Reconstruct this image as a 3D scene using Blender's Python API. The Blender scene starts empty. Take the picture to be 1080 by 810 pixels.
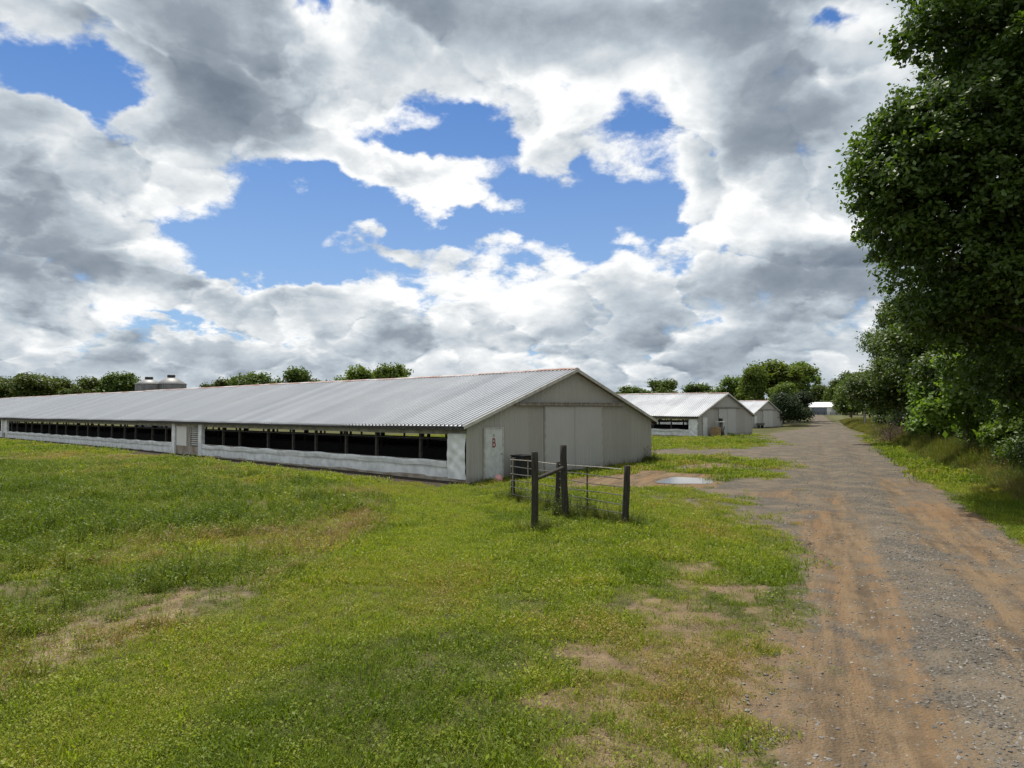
import bpy, bmesh, math, random
import numpy as np
from mathutils import Vector, Matrix, Euler
R = math.radians
scene = bpy.context.scene
COL = scene.collection

# ------------------------------------------------------------------ camera
CAM_Z = 2.83
cam_d = bpy.data.cameras.new('camera'); cam = bpy.data.objects.new('camera', cam_d); COL.objects.link(cam)
cam_d.sensor_width = 36; cam_d.lens = 24.0; cam_d.clip_start = 0.1; cam_d.clip_end = 6000
cam.location = (0, 0, CAM_Z); cam.rotation_euler = (R(92.0), 0, 0)
scene.camera = cam
scene.view_settings.view_transform = 'Standard'; scene.view_settings.look = 'None'
scene.view_settings.gamma = 1.0; scene.view_settings.use_curve_mapping = False
scene.view_settings.exposure = 0.32
scene.cycles.max_bounces = 6; scene.cycles.diffuse_bounces = 3; scene.cycles.glossy_bounces = 2
scene.cycles.transmission_bounces = 3; scene.cycles.transparent_max_bounces = 4

# ------------------------------------------------------------------ sun
SUN_EL, SUN_AZ = 68.0, 22.0          # azimuth measured from +Y (view axis) towards -X
sun_dir = Vector((-math.sin(R(SUN_AZ))*math.cos(R(SUN_EL)), math.cos(R(SUN_AZ))*math.cos(R(SUN_EL)), math.sin(R(SUN_EL))))
sd = bpy.data.lights.new('sun', 'SUN'); sun = bpy.data.objects.new('sun', sd); COL.objects.link(sun)
sd.energy = 5.0; sd.angle = R(0.53); sd.color = (1.0, 0.95, 0.87)
sun.rotation_euler = (-sun_dir).to_track_quat('-Z', 'Y').to_euler()
sun.location = sun_dir*60

# ------------------------------------------------------------------ sky: Nishita air with drifting cumulus
world = bpy.data.worlds.new('World'); scene.world = world; world.use_nodes = True
wt = world.node_tree; wt.nodes.clear()
class NT:
    """tiny helper to chain nodes"""
    def __init__(s, tree): s.t = tree
    def node(s, typ, **kw):
        n = s.t.nodes.new(typ)
        for k, v in kw.items(): setattr(n, k, v)
        return n
    def put(s, sock, v):
        if v is None: return
        if hasattr(v, 'node'): s.t.links.new(v, sock)
        else: sock.default_value = v
    def math(s, op, a, b=None, c=None, clamp=False):
        n = s.node('ShaderNodeMath', operation=op, use_clamp=clamp)
        for i, v in enumerate((a, b, c)): s.put(n.inputs[i], v)
        return n.outputs[0]
    def vec(s, op, a, b=None, scale=None):
        n = s.node('ShaderNodeVectorMath', operation=op)
        s.put(n.inputs[0], a); s.put(n.inputs[1], b)
        if scale is not None: s.put(n.inputs['Scale'], scale)
        return n.outputs['Value'] if op in ('LENGTH', 'DOT_PRODUCT', 'DISTANCE') else n.outputs['Vector']
    def noise(s, v, scale, detail=4, rough=0.5, dist=0.0, out='Fac', lac=2.0, **kw):
        n = s.node('ShaderNodeTexNoise', noise_dimensions='3D', **kw)
        s.put(n.inputs['Vector'], v); s.put(n.inputs['Scale'], scale); n.inputs['Detail'].default_value = detail
        s.put(n.inputs['Roughness'], rough); n.inputs['Distortion'].default_value = dist; n.inputs['Lacunarity'].default_value = lac
        return n.outputs[out]
    def ramp(s, v, a, b, c=0.0, d=1.0, mode='SMOOTHSTEP'):
        n = s.node('ShaderNodeMapRange', interpolation_type=mode)
        n.clamp = True
        s.put(n.inputs[0], v)
        for i, x in enumerate((a, b, c, d)): s.put(n.inputs[i+1], x)
        return n.outputs[0]
    def mix(s, f, a, b, blend='MIX'):
        n = s.node('ShaderNodeMix', data_type='RGBA', blend_type=blend); n.clamp_factor = True
        s.put(n.inputs[0], f); s.put(n.inputs[6], a); s.put(n.inputs[7], b)
        return n.outputs[2]
def rgb(r, g, b): return (r, g, b, 1.0)

def build_sky():
    h = NT(wt)
    sky = h.node('ShaderNodeTexSky', sky_type='NISHITA'); sky.sun_disc = False
    sky.sun_elevation = R(SUN_EL); sky.sun_rotation = R(-SUN_AZ)
    sky.altitude = 100; sky.air_density = 1.0; sky.dust_density = 0.6; sky.ozone_density = 1.6
    d = h.node('ShaderNodeTexCoord').outputs['Generated']
    sep = h.node('ShaderNodeSeparateXYZ'); h.put(sep.inputs[0], d)
    z = h.math('MAXIMUM', sep.outputs[2], 0.0)
    k = h.math('DIVIDE', 1.0, h.math('ADD', h.math('MULTIPLY', z, 0.62), 0.31))
    p0 = h.vec('SCALE', d, scale=k)
    warp = h.vec('SUBTRACT', h.noise(p0, 2.2, 3, 0.5, out='Color'), (0.5, 0.5, 0.5))
    p = h.vec('ADD', p0, h.vec('SCALE', warp, scale=0.10))
    dw = h.vec('ADD', d, h.vec('SCALE', h.vec('SUBTRACT', h.noise(p0, 3.2, 5, 0.55, out='Color'), (0.5, 0.5, 0.5)), scale=0.17))
    def lobes(base, items):
        acc = base
        for (px, py, rx, ry, w) in items:
            v = Vector(((px-540)/720, 1.0, (430-py)/720)); L = v.length; v /= L
            m = h.node('ShaderNodeMapping', vector_type='TEXTURE')
            h.put(m.inputs['Vector'], dw)
            m.inputs['Location'].default_value = v
            m.inputs['Rotation'].default_value = Euler((math.asin(v.z), 0, math.atan2(-v.x, v.y)), 'XYZ')
            m.inputs['Scale'].default_value = (1.75*rx/720/L, 0.7, 1.75*ry/720/L)
            g = h.node('ShaderNodeTexGradient', gradient_type='EASING' if False else 'SPHERICAL'); h.put(g.inputs[0], m.outputs[0])
            acc = h.math('MULTIPLY_ADD', g.outputs['Fac'], w*1.25, acc)
        return acc
    # where the blue shows through (px of the photograph turned into compass directions)
    cover = lobes(0.80, [
        (290,215,90,50,-0.95),(225,262,60,30,-0.7),(395,236,85,34,-0.85),(445,140,70,24,-0.8),(340,170,30,14,-0.3),(20,70,50,24,-0.4),(175,165,22,10,-0.3),(660,160,30,20,-0.4),(508,172,60,30,-0.75),
        (560,232,95,38,-0.95),(630,222,60,34,-0.7),(655,128,42,30,-0.6),(692,196,22,42,-0.6),(700,268,16,24,-0.7),
        (52,66,70,30,-0.85),(95,92,36,26,-0.7),(15,100,40,16,-0.5),(332,8,24,36,-0.9),(905,2,34,18,-0.9),
        (335,288,80,17,-0.75),(190,352,40,7,-0.6),(318,358,14,8,-0.6),(480,305,40,9,-0.5),(250,312,60,18,0.5),(360,262,60,14,0.35),(480,262,60,14,0.55),(590,170,20,20,0.3),(770,140,14,10,-0.3),(160,30,30,14,-0.25),(600,95,30,14,-0.45),(640,60,20,10,-0.3),(880,330,26,10,-0.3),(740,345,30,8,-0.4),(60,350,30,7,-0.4),(560,372,30,6,-0.4),(690,300,14,10,-0.4),
        (438,190,72,24,1.0),(500,214,30,12,0.6),(380,165,50,16,0.6),(350,60,55,70,0.35),(120,190,90,55,0.45),(210,90,90,80,0.5),
        (-400,200,260,120,-0.5),(1500,150,260,150,-0.4)])
    tone = lobes(0.675, [
        (205,75,85,80,-0.46),(265,135,50,42,-0.20),(10,215,60,85,-0.34),(70,285,110,26,-0.36),(20,310,60,30,-0.2),
        (660,25,170,52,-0.30),(520,20,120,36,-0.14),(830,70,80,110,-0.48),(810,170,60,60,-0.40),(860,200,60,70,-0.14),(810,290,110,30,-0.50),(870,300,60,40,-0.26),(770,330,80,30,-0.10),
        (430,352,34,15,-0.38),(625,345,60,36,-0.25),(700,370,60,24,-0.2),(150,380,170,22,-0.24),(330,375,120,18,-0.12),(800,385,120,30,-0.2),(215,325,30,14,-0.2),
        (345,95,60,70,0.30),(500,110,120,40,0.12),(160,70,70,60,-0.14),(430,185,70,26,0.45),(480,205,40,16,0.35),(560,150,70,40,0.08),(380,330,60,20,0.12),(60,170,70,40,0.06),(545,280,70,24,0.2),(620,240,60,26,0.2),(755,95,60,40,0.42),(735,205,60,40,0.36),(835,222,60,34,0.62),(900,30,60,40,0.3),
        (600,285,80,36,0.22),(280,310,120,24,0.18),(560,330,40,20,0.2),(720,300,50,26,0.22),(90,330,80,20,0.15),(640,385,60,14,0.2),(480,385,60,12,0.15),(432,315,26,14,0.25),(690,270,30,30,0.18),(125,190,70,45,0.22),(150,110,40,40,0.12),(900,60,50,50,0.25),(850,170,30,16,0.2)])
    n1 = h.noise(p, 2.4, 12, 0.66, 0.0)
    def billow(q):          # 1-ridged noise: rounded heads with creases between them
        n = h.node('ShaderNodeTexNoise', noise_dimensions='3D', noise_type='RIDGED_MULTIFRACTAL', normalize=True)
        h.put(n.inputs['Vector'], q); n.inputs['Scale'].default_value = 3.1; n.inputs['Detail'].default_value = 5
        n.inputs['Roughness'].default_value = 0.62; n.inputs['Offset'].default_value = 0.9; n.inputs['Gain'].default_value = 1.0
        return h.math('SUBTRACT', 0.5, n.outputs['Fac'])
    q = h.vec('ADD', p, h.vec('SCALE', h.vec('SUBTRACT', h.noise(p, 6.0, 4, 0.6, out='Color'), (0.5, 0.5, 0.5)), scale=0.14))
    bil = billow(q)
    bilo = billow(h.vec('ADD', q, (-0.012, 0.0, 0.035)))
    fine = h.math('SUBTRACT', h.noise(q, 10.0, 7, 0.66), 0.5)
    den = h.math('ADD', cover, h.math('ADD', h.math('MULTIPLY', h.math('SUBTRACT', n1, 0.5), 2.3), h.math("MULTIPLY", bil, 0.55)))
    den = h.math("ADD", den, h.math("MULTIPLY", fine, 0.7))
    alpha = h.ramp(den, -0.10, 0.38)
    n2 = h.noise(h.vec('ADD', p, (-0.030, 0.0, 0.09)), 2.4, 6, 0.62, 0.0)
    rel = h.math('ADD', h.math('MULTIPLY', h.math('SUBTRACT', n1, n2), 1.55), h.math('MULTIPLY', h.math('SUBTRACT', bil, bilo), 0.80))
    thick = h.ramp(den, 0.15, 1.35)
    b = h.math('ADD', tone, rel)
    b = h.math('ADD', b, h.math('MULTIPLY', bil, 0.22))
    b = h.math('ADD', b, h.math('MULTIPLY', fine, 0.55))
    b = h.math('ADD', b, h.math('MULTIPLY', h.math('SUBTRACT', 0.62, thick), 0.55))
    low = h.ramp(z, 0.24, 0.0)
    b = h.math('ADD', b, h.math('MULTIPLY', low, 0.06))
    b = h.ramp(b, -0.32, 1.12, 0.0, 1.0, 'LINEAR')
    cr = h.node('ShaderNodeValToRGB'); h.put(cr.inputs[0], b)
    e = cr.color_ramp.elements
    e[0].position = 0.0; e[0].color = rgb(1.6, 1.95, 2.45)
    e[1].position = 1.0; e[1].color = rgb(9.0, 9.1, 9.1)
    for pos, c in ((0.36, (2.7, 3.15, 3.70)), (0.58, (4.35, 4.95, 5.5)), (0.80, (6.7, 7.05, 7.3))):
        x = e.new(pos); x.color = rgb(*c)
    blue = h.mix(1.0, sky.outputs[0], rgb(0.44, 0.70, 1.02), 'MULTIPLY')
    blue = h.mix(h.ramp(z, 0.50, 0.05, 0.0, 0.45), blue, rgb(4.3, 5.6, 7.2))
    col = h.mix(alpha, blue, cr.outputs[0])
    below = h.ramp(sep.outputs[2], -0.02, 0.0)
    col = h.mix(below, rgb(1.2, 1.3, 1.1), col)
    bg = h.node('ShaderNodeBackground'); h.put(bg.inputs[0], col); bg.inputs[1].default_value = 0.09
    out = h.node('ShaderNodeOutputWorld'); h.put(out.inputs[0], bg.outputs[0])
build_sky()
world.cycles.sampling_method = 'MANUAL'; world.cycles.sample_map_resolution = 512

# ================================================================== helpers
rng = np.random.default_rng(7)
def tag(o, label=None, cat=None, group=None, kind=None):
    if label: o['label'] = label
    if cat: o['category'] = cat
    if group: o['group'] = group
    if kind: o['kind'] = kind
    return o
def empty(name, loc, rz=0.0, label=None, cat=None, group=None):
    o = bpy.data.objects.new(name, None); COL.objects.link(o); o.empty_display_size = 0.3
    o.location = loc; o.rotation_euler = (0, 0, rz)
    return tag(o, label, cat, group)
def mesh_np(name, verts, faces, loops_per_face, smooth=False):
    """mesh from flat numpy arrays (all faces with the same corner count)"""
    me = bpy.data.meshes.new(name)
    nv, nf = len(verts), len(faces)
    me.vertices.add(nv); me.vertices.foreach_set('co', np.asarray(verts, np.float32).ravel())
    me.loops.add(nf*loops_per_face); me.loops.foreach_set('vertex_index', np.asarray(faces, np.int32).ravel())
    me.polygons.add(nf)
    me.polygons.foreach_set('loop_start', np.arange(nf, dtype=np.int32)*loops_per_face)
    me.update(calc_edges=True); me.validate()
    if smooth: me.polygons.foreach_set('use_smooth', np.ones(nf, bool))
    return me
def link(name, me, mat=None, parent=None):
    o = bpy.data.objects.new(name, me); COL.objects.link(o)
    if mat and not me.materials: me.materials.append(mat)
    if parent: o.parent = parent
    return o
class MB:
    """collects boxes, bars, tubes and grids; build() links them as ONE mesh object"""
    def __init__(s): s.v = []; s.f = []; s.sm = []
    def add(s, vs, fs, smooth=False):
        n = len(s.v); s.v += [tuple(v) for v in vs]
        s.f += [tuple(i+n for i in f) for f in fs]; s.sm += [smooth]*len(fs); return s
    def box(s, x0, x1, y0, y1, z0, z1):
        return s.add([(x0,y0,z0),(x1,y0,z0),(x1,y1,z0),(x0,y1,z0),(x0,y0,z1),(x1,y0,z1),(x1,y1,z1),(x0,y1,z1)],
                     [(0,3,2,1),(4,5,6,7),(0,1,5,4),(1,2,6,5),(2,3,7,6),(3,0,4,7)])
    def tube(s, pts, radii, n=10, cap=True):
        pts = [Vector(p) for p in pts]
        if not hasattr(radii, '__len__'): radii = [radii]*len(pts)
        vs, fs = [], []
        ref = Vector((0.3, 0.9, 0.2)).normalized()
        for i, p in enumerate(pts):
            d = (pts[min(i+1, len(pts)-1)] - pts[max(i-1, 0)]).normalized()
            a = d.cross(ref if abs(d.dot(ref)) < 0.95 else Vector((1, 0, 0))).normalized(); b = d.cross(a)
            for k in range(n):
                t = 2*math.pi*k/n
                vs.append(p + (a*math.cos(t) + b*math.sin(t))*radii[i])
        for i in range(len(pts)-1):
            for k in range(n):
                k2 = (k+1) % n
                fs.append((i*n+k, i*n+k2, (i+1)*n+k2, (i+1)*n+k))
        s.add(vs, fs, True)
        if cap:
            s.add([vs[k] for k in range(n)], [tuple(range(n))]); m = (len(pts)-1)*n
            s.add([vs[m+k] for k in range(n)], [tuple(reversed(range(n)))])
        return s
    def lathe(s, prof, n=32, c=(0,0)):
        vs = [(c[0]+r*math.cos(2*math.pi*k/n), c[1]+r*math.sin(2*math.pi*k/n), z) for r, z in prof for k in range(n)]
        fs = [(i*n+k, i*n+(k+1)%n, (i+1)*n+(k+1)%n, (i+1)*n+k) for i in range(len(prof)-1) for k in range(n)]
        return s.add(vs, fs, True)
    def build(s, name, mat, parent=None, bevel=0.0):
        me = bpy.data.meshes.new(name); me.from_pydata([tuple(v) for v in s.v], [], s.f)
        me.polygons.foreach_set('use_smooth', s.sm); me.update()
        if bevel:
            bm = bmesh.new(); bm.from_mesh(me)
            bmesh.ops.remove_doubles(bm, verts=bm.verts, dist=1e-5)
            bmesh.ops.bevel(bm, geom=list(bm.edges), offset=bevel, segments=1, affect='EDGES')
            bm.to_mesh(me); bm.free()
        return link(name, me, mat, parent)

# value noise in numpy, for scattering and for shaping the land
_perm = np.random.default_rng(3).random((256, 256)).astype(np.float32)
def vnoise(x, y):
    xi = np.floor(x).astype(int); yi = np.floor(y).astype(int); fx = x-xi; fy = y-yi
    fx = fx*fx*(3-2*fx); fy = fy*fy*(3-2*fy)
    g = lambda a, b: _perm[a & 255, b & 255]
    return (g(xi,yi)*(1-fx)+g(xi+1,yi)*fx)*(1-fy) + (g(xi,yi+1)*(1-fx)+g(xi+1,yi+1)*fx)*fy
def fbm(x, y, s=1.0, o=4):
    x = np.asarray(x, float)*s; y = np.asarray(y, float)*s; a = 0.5; t = 0; w = 0
    for i in range(o):
        t = t + a*vnoise(x+17.3*i, y+9.1*i); w += a; a *= 0.5; x = x*2.03; y = y*2.03
    return t/w
def sstep(a, b, x):
    t = np.clip((x-a)/(b-a), 0, 1); return t*t*(3-2*t)
def G(px, py, z=0.0):                       # where a sight line of the photograph meets the land
    Y = (CAM_Z-z)*720/(py-430.0); return ((px-540)/720*Y, Y)
def sdist(poly, X, Y):
    """signed distance to a polygon (negative inside)"""
    X = np.asarray(X, float); Y = np.asarray(Y, float)
    d = np.full(X.shape, 1e9); ins = np.zeros(X.shape, bool); n = len(poly)
    for i in range(n):
        x0, y0 = poly[i]; x1, y1 = poly[(i+1) % n]; dx, dy = x1-x0, y1-y0
        t = np.clip(((X-x0)*dx+(Y-y0)*dy)/(dx*dx+dy*dy+1e-12), 0, 1)
        d = np.minimum(d, np.hypot(X-x0-t*dx, Y-y0-t*dy))
        c = ((y0 > Y) != (y1 > Y)) & (X < (x1-x0)*(Y-y0)/(y1-y0+1e-12)+x0); ins ^= c
    return np.where(ins, -d, d)

# ================================================================== materials
def material(name):
    m = bpy.data.materials.new(name); m.use_nodes = True
    nt = m.node_tree; h = NT(nt); return m, h, nt.nodes['Principled BSDF'], nt.nodes['Material Output']
def simple(name, c, rough=0.6, metal=0.0, var=0.25, scale=6.0, bump=0.15, bscale=40.0, c2=None, spec=0.4, stretch=(1,1,1)):
    m, h, b, out = material(name)
    p = h.node('ShaderNodeTexCoord').outputs['Object']
    p = h.vec('MULTIPLY', p, stretch)
    n = h.noise(p, scale, 6, 0.6)
    dark = c2 or tuple(x*(1-var) for x in c); lite = tuple(min(1, x*(1+var*0.6)) for x in c) if c2 is None else c
    col = h.mix(h.ramp(n, 0.34, 0.66), rgb(*dark), rgb(*lite))
    h.put(b.inputs['Base Color'], col); b.inputs['Roughness'].default_value = rough
    b.inputs['Metallic'].default_value = metal; b.inputs['Specular IOR Level'].default_value = spec
    if bump:
        bn = h.node('ShaderNodeBump'); bn.inputs['Strength'].default_value = bump; bn.inputs['Distance'].default_value = 0.02
        h.put(bn.inputs['Height'], h.noise(p, bscale, 4, 0.6)); h.put(b.inputs['Normal'], bn.outputs[0])
    return m

def mat_siding(name, c, tint=0.06, dirt=(0.16,0.13,0.10)):
    m, h, b, out = material(name)
    p = h.node('ShaderNodeTexCoord').outputs['Object']
    sx = h.node('ShaderNodeSeparateXYZ'); h.put(sx.inputs[0], p)
    cell = h.math('FLOOR', h.math('DIVIDE', sx.outputs[0], 0.914))
    wn = h.node('ShaderNodeTexWhiteNoise', noise_dimensions='1D'); h.put(wn.inputs['W'], cell)
    k = h.math('ADD', 1.0-tint, h.math('MULTIPLY', wn.outputs[0], 2*tint))
    col = h.vec('SCALE', rgb(*c)[:3], scale=k)
    st = h.noise(h.vec('MULTIPLY', p, (9.0, 9.0, 0.5)), 1.0, 5, 0.65)
    col = h.mix(h.math('MULTIPLY', h.ramp(st, 0.5, 0.8), 0.35), col, rgb(*[x*0.62 for x in c]))
    blot = h.noise(p, 0.8, 5, 0.6)
    col = h.mix(h.math('MULTIPLY', h.ramp(blot, 0.45, 0.75), 0.22), col, rgb(*[x*0.75 for x in c]))
    foot = h.ramp(h.math('ADD', sx.outputs[2], h.math('MULTIPLY', h.noise(p, 2.5, 5, 0.7), 0.6)), 0.62, 0.15)
    col = h.mix(h.math('MULTIPLY', foot, 0.75), col, rgb(*dirt))
    h.put(b.inputs['Base Color'], col); b.inputs['Roughness'].default_value = 0.6; b.inputs['Specular IOR Level'].default_value = 0.3
    return m

def mat_roof(name, c=(0.51,0.52,0.54)):
    m, h, b, out = material(name)
    p = h.node('ShaderNodeTexCoord').outputs['Object']
    sx = h.node('ShaderNodeSeparateXYZ'); h.put(sx.inputs[0], p)
    cell = h.math('FLOOR', h.math('DIVIDE', sx.outputs[1], 0.92))
    wn = h.node('ShaderNodeTexWhiteNoise', noise_dimensions='1D'); h.put(wn.inputs['W'], cell)
    k = h.math('ADD', 0.91, h.math('MULTIPLY', wn.outputs[0], 0.15))
    col = h.vec('SCALE', c, scale=k)
    st = h.noise(h.vec('MULTIPLY', p, (0.25, 5.0, 0.25)), 1.0, 5, 0.65)
    col = h.mix(h.math('MULTIPLY', h.ramp(st, 0.52, 0.8), 0.30), col, rgb(*[x*0.7 for x in c]))
    n = h.noise(p, 0.35, 6, 0.6)
    col = h.mix(h.math('MULTIPLY', h.ramp(n, 0.55, 0.8), 0.20), col, rgb(0.36,0.33,0.31))
    h.put(b.inputs['Base Color'], col); b.inputs['Metallic'].default_value = 0.45
    h.put(b.inputs['Roughness'], h.ramp(n, 0.3, 0.7, 0.34, 0.48))
    return m

def mat_leaf(name, c, c2, trans=0.35, gloss=0.28):
    """leaf: diffuse + light coming through, each leaf a little different"""
    m, h, b, out = material(name)
    at = h.node('ShaderNodeAttribute', attribute_name='rnd')
    oi = h.node('ShaderNodeObjectInfo')
    f = h.math('FRACT', h.math('ADD', at.outputs['Fac'], h.math('MULTIPLY', oi.outputs['Random'], 0.0)))
    col = h.mix(f, rgb(*c), rgb(*c2))
    hv = h.node('ShaderNodeHueSaturation'); h.put(hv.inputs['Color'], col)
    h.put(hv.inputs['Value'], h.math('ADD', 0.85, h.math('MULTIPLY', oi.outputs['Random'], 0.3)))
    h.put(hv.inputs['Hue'], h.math('ADD', 0.488, h.math('MULTIPLY', oi.outputs['Random'], 0.024)))
    col = hv.outputs[0]
    h.put(b.inputs['Base Color'], col); b.inputs['Roughness'].default_value = 0.5; b.inputs['Specular IOR Level'].default_value = gloss
    tr = h.node('ShaderNodeBsdfTranslucent'); h.put(tr.inputs[0], h.mix(1.0, col, rgb(1.3, 1.35, 0.6), 'MULTIPLY'))
    mx = h.node('ShaderNodeMixShader'); mx.inputs[0].default_value = trans
    h.put(mx.inputs[1], b.outputs[0]); h.put(mx.inputs[2], tr.outputs[0]); h.put(out.inputs[0], mx.outputs[0])
    return m

M = {}
M['siding'] = mat_siding('painted ribbed siding', (0.40,0.39,0.355))
M['door_sheet'] = mat_siding('sliding door sheet', (0.46,0.465,0.44), 0.03)
M['white_siding'] = mat_siding('white siding', (0.68,0.68,0.66), 0.03)
M['roof'] = mat_roof('galvanised roofing')
M['rust'] = simple('rusty ridge metal', (0.20,0.085,0.058), 0.8, 0, 0.5, 0.7, c2=(0.40,0.37,0.36))
M['trim'] = simple('grey trim', (0.50,0.49,0.45), 0.6, 0, 0.2, 5, 0.05)
M['white_door'] = simple('off white door paint', (0.60,0.63,0.61), 0.5, 0, 0.12, 5, 0.03)
M['curtain'] = simple('white side curtain', (0.72,0.74,0.75), 0.6, 0, 0.18, 2.5, 0.25, 9.0)
M['tarp'] = simple('white tarpaulin', (0.72,0.74,0.74), 0.5, 0, 0.12, 3, 0.5, 6.0)
M['kick'] = simple('stained concrete', (0.38,0.35,0.30), 0.9, 0, 0.4, 1.2, 0.3, 30, c2=(0.22,0.17,0.12))
M['old_wood'] = simple('weathered grey wood', (0.30,0.28,0.25), 0.9, 0, 0.4, 8, 0.5, 40, stretch=(1,1,0.15))
M['header'] = simple('weathered header board', (0.34,0.33,0.30), 0.85, 0, 0.35, 2.0, 0.3, 20)
M['stud'] = simple('dark barn studs', (0.055,0.05,0.044), 0.9, 0, 0.4, 6, 0.3, 30)
M['post_wood'] = simple('dark treated post', (0.042,0.036,0.028), 0.9, 0, 0.5, 9, 0.8, 30, stretch=(4,4,0.4))
M['black'] = simple('black plastic', (0.012,0.012,0.016), 0.5, 0, 0.3, 6, 0.1)
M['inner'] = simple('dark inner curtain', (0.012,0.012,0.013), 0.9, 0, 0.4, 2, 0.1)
M['litter'] = simple('barn floor litter', (0.045,0.036,0.028), 1.0, 0, 0.4, 2, 0.3)
M['steel'] = simple('dull galvanised steel', (0.42,0.42,0.42), 0.45, 0.5, 0.25, 6, 0.05)
M['bin_wall'] = simple('dark corrugated bin steel', (0.17,0.165,0.17), 0.6, 0.3, 0.25, 1.0, 0.05)
M['bin_roof'] = simple('bin roof steel', (0.20,0.20,0.20), 0.55, 0.2, 0.15, 1.0, 0.05)
M['rail'] = simple('pale rail pipe', (0.31,0.28,0.24), 0.6, 0.2, 0.35, 8, 0.1)
M['red_paint'] = simple('red paint', (0.27,0.025,0.03), 0.6, 0, 0.3, 20, 0)
M['pink'] = simple('faded pink plastic', (0.62,0.30,0.28), 0.5, 0, 0.25, 8, 0.05)
M['orange_wood'] = simple('orange brown wood', (0.36,0.24,0.12), 0.8, 0, 0.3, 6, 0.3)
M['bark'] = simple('bark', (0.10,0.080,0.060), 0.95, 0, 0.5, 6, 1.0, 18, stretch=(3,3,0.5))
M['brush'] = simple('dead brush twigs', (0.12,0.085,0.06), 0.95, 0, 0.4, 6, 0)
M['leaf'] = mat_leaf('broad leaf', (0.034,0.062,0.010), (0.090,0.140,0.020), 0.38, 0.4)
M['leaf_lite'] = mat_leaf('sapling leaf', (0.080,0.140,0.022), (0.150,0.220,0.035), 0.45)
M['leaf_far'] = mat_leaf('far tree leaf', (0.045,0.070,0.016), (0.100,0.135,0.026), 0.36, 0.15)
M['leaf_mid'] = mat_leaf('clump leaf', (0.062,0.098,0.017), (0.140,0.190,0.034), 0.40, 0.15)
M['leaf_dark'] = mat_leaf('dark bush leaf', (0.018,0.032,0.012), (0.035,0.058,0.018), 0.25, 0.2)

# ================================================================== the lie of the land
ROAD0, ROADK = (2.23, 5.36), 0.442
def road_u(X, Y):                            # metres right of the road's left edge
    bend = np.where(np.asarray(Y) > 60, 0.00006*(np.maximum(np.asarray(Y)-60, 0))**2, 0)
    return X - (ROAD0[0] + ROADK*(Y-ROAD0[1])) + bend
ROAD_W = 4.55
dipY = [-400,-30,45,70,112,160,232,320,600,4000]; dipZ = [0,0,0,-0.15,-0.55,-0.25,0.55,0.8,1.0,1.0]
def land(X, Y):
    X = np.asarray(X, float); Y = np.asarray(Y, float)
    z = np.interp(Y, dipY, dipZ)
    z = z + np.where(Y < 45, 0.07*(fbm(X, Y, 0.25, 3)-0.5), 0.0)*sstep(5.2, 7, np.abs(road_u(X, Y)-2.2)+3.2)
    u = road_u(X, Y)
    z = z - (0.03+0.05*fbm(X, Y, 0.5, 2))*np.exp(-((u-0.75)/0.35)**2) - (0.03+0.05*fbm(X+9, Y, 0.5, 2))*np.exp(-((u-2.85)/0.35)**2) + 0.04*np.exp(-((u-1.8)/0.4)**2) + np.where((u > -0.5) & (u < ROAD_W+0.5) & (Y < 45), 0.03*(fbm(X, Y, 1.6, 3)-0.5), 0)   # wheel tracks
    z = z + 0.35*sstep(6.0, 12, u)*sstep(80, 40, Y)                                                                     # bank under the trees
    return z
BARN1 = (-1.70, 26.0); GA = R(49.0); BW = 13.8
GX = np.array([math.cos(GA), math.sin(GA)]); LX = np.array([-math.sin(GA), math.cos(GA)])
def barn_local(X, Y, o):
    dx, dy = X-o[0], Y-o[1]; return dx*GX[0]+dy*GX[1], dx*LX[0]+dy*LX[1]
B2 = (18.8, 69.0); B3 = (39.3, 112.0)
def barn_dist(X, Y):
    d = np.full(np.shape(X), 1e9)
    for o, L in ((BARN1, 122), (B2, 80), (B3, 60)):
        a, t = barn_local(X, Y, o)
        d = np.minimum(d, np.hypot(np.maximum(np.maximum(-a, a-BW), 0), np.maximum(np.maximum(-t, t-L), 0)) - 0.0)
    return d
weed_poly = [G(*p) for p in ((0,742),(100,693),(200,652),(300,616),(370,580),(408,552),(417,536),(406,521),(370,512),(300,501),(200,488),(60,476))] + [(-70,56),(-70,4),(-10,2)]
yard_poly = [G(*p) for p in ((848,566),(808,548),(772,530),(752,518),(768,508),(820,500),(840,492),(815,484),(760,481),(700,480),(684,478),(684,474),(740,473),(800,471),(815,466),(800,461),(812,456),(838,451),(866,445),(880,444),(905,460),(870,566))]
dirt_poly = [G(*p) for p in ((588,503),(640,500),(672,494),(700,496),(752,501),(755,508),(742,514),(700,513),(650,514),(600,512))]
dirt2_poly = [G(*p) for p in ((690,491),(730,488),(790,489),(800,493),(760,496),(715,496))]
tan_poly = [G(*p) for p in ((770,520),(830,512),(850,516),(845,530),(800,524))]
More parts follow.
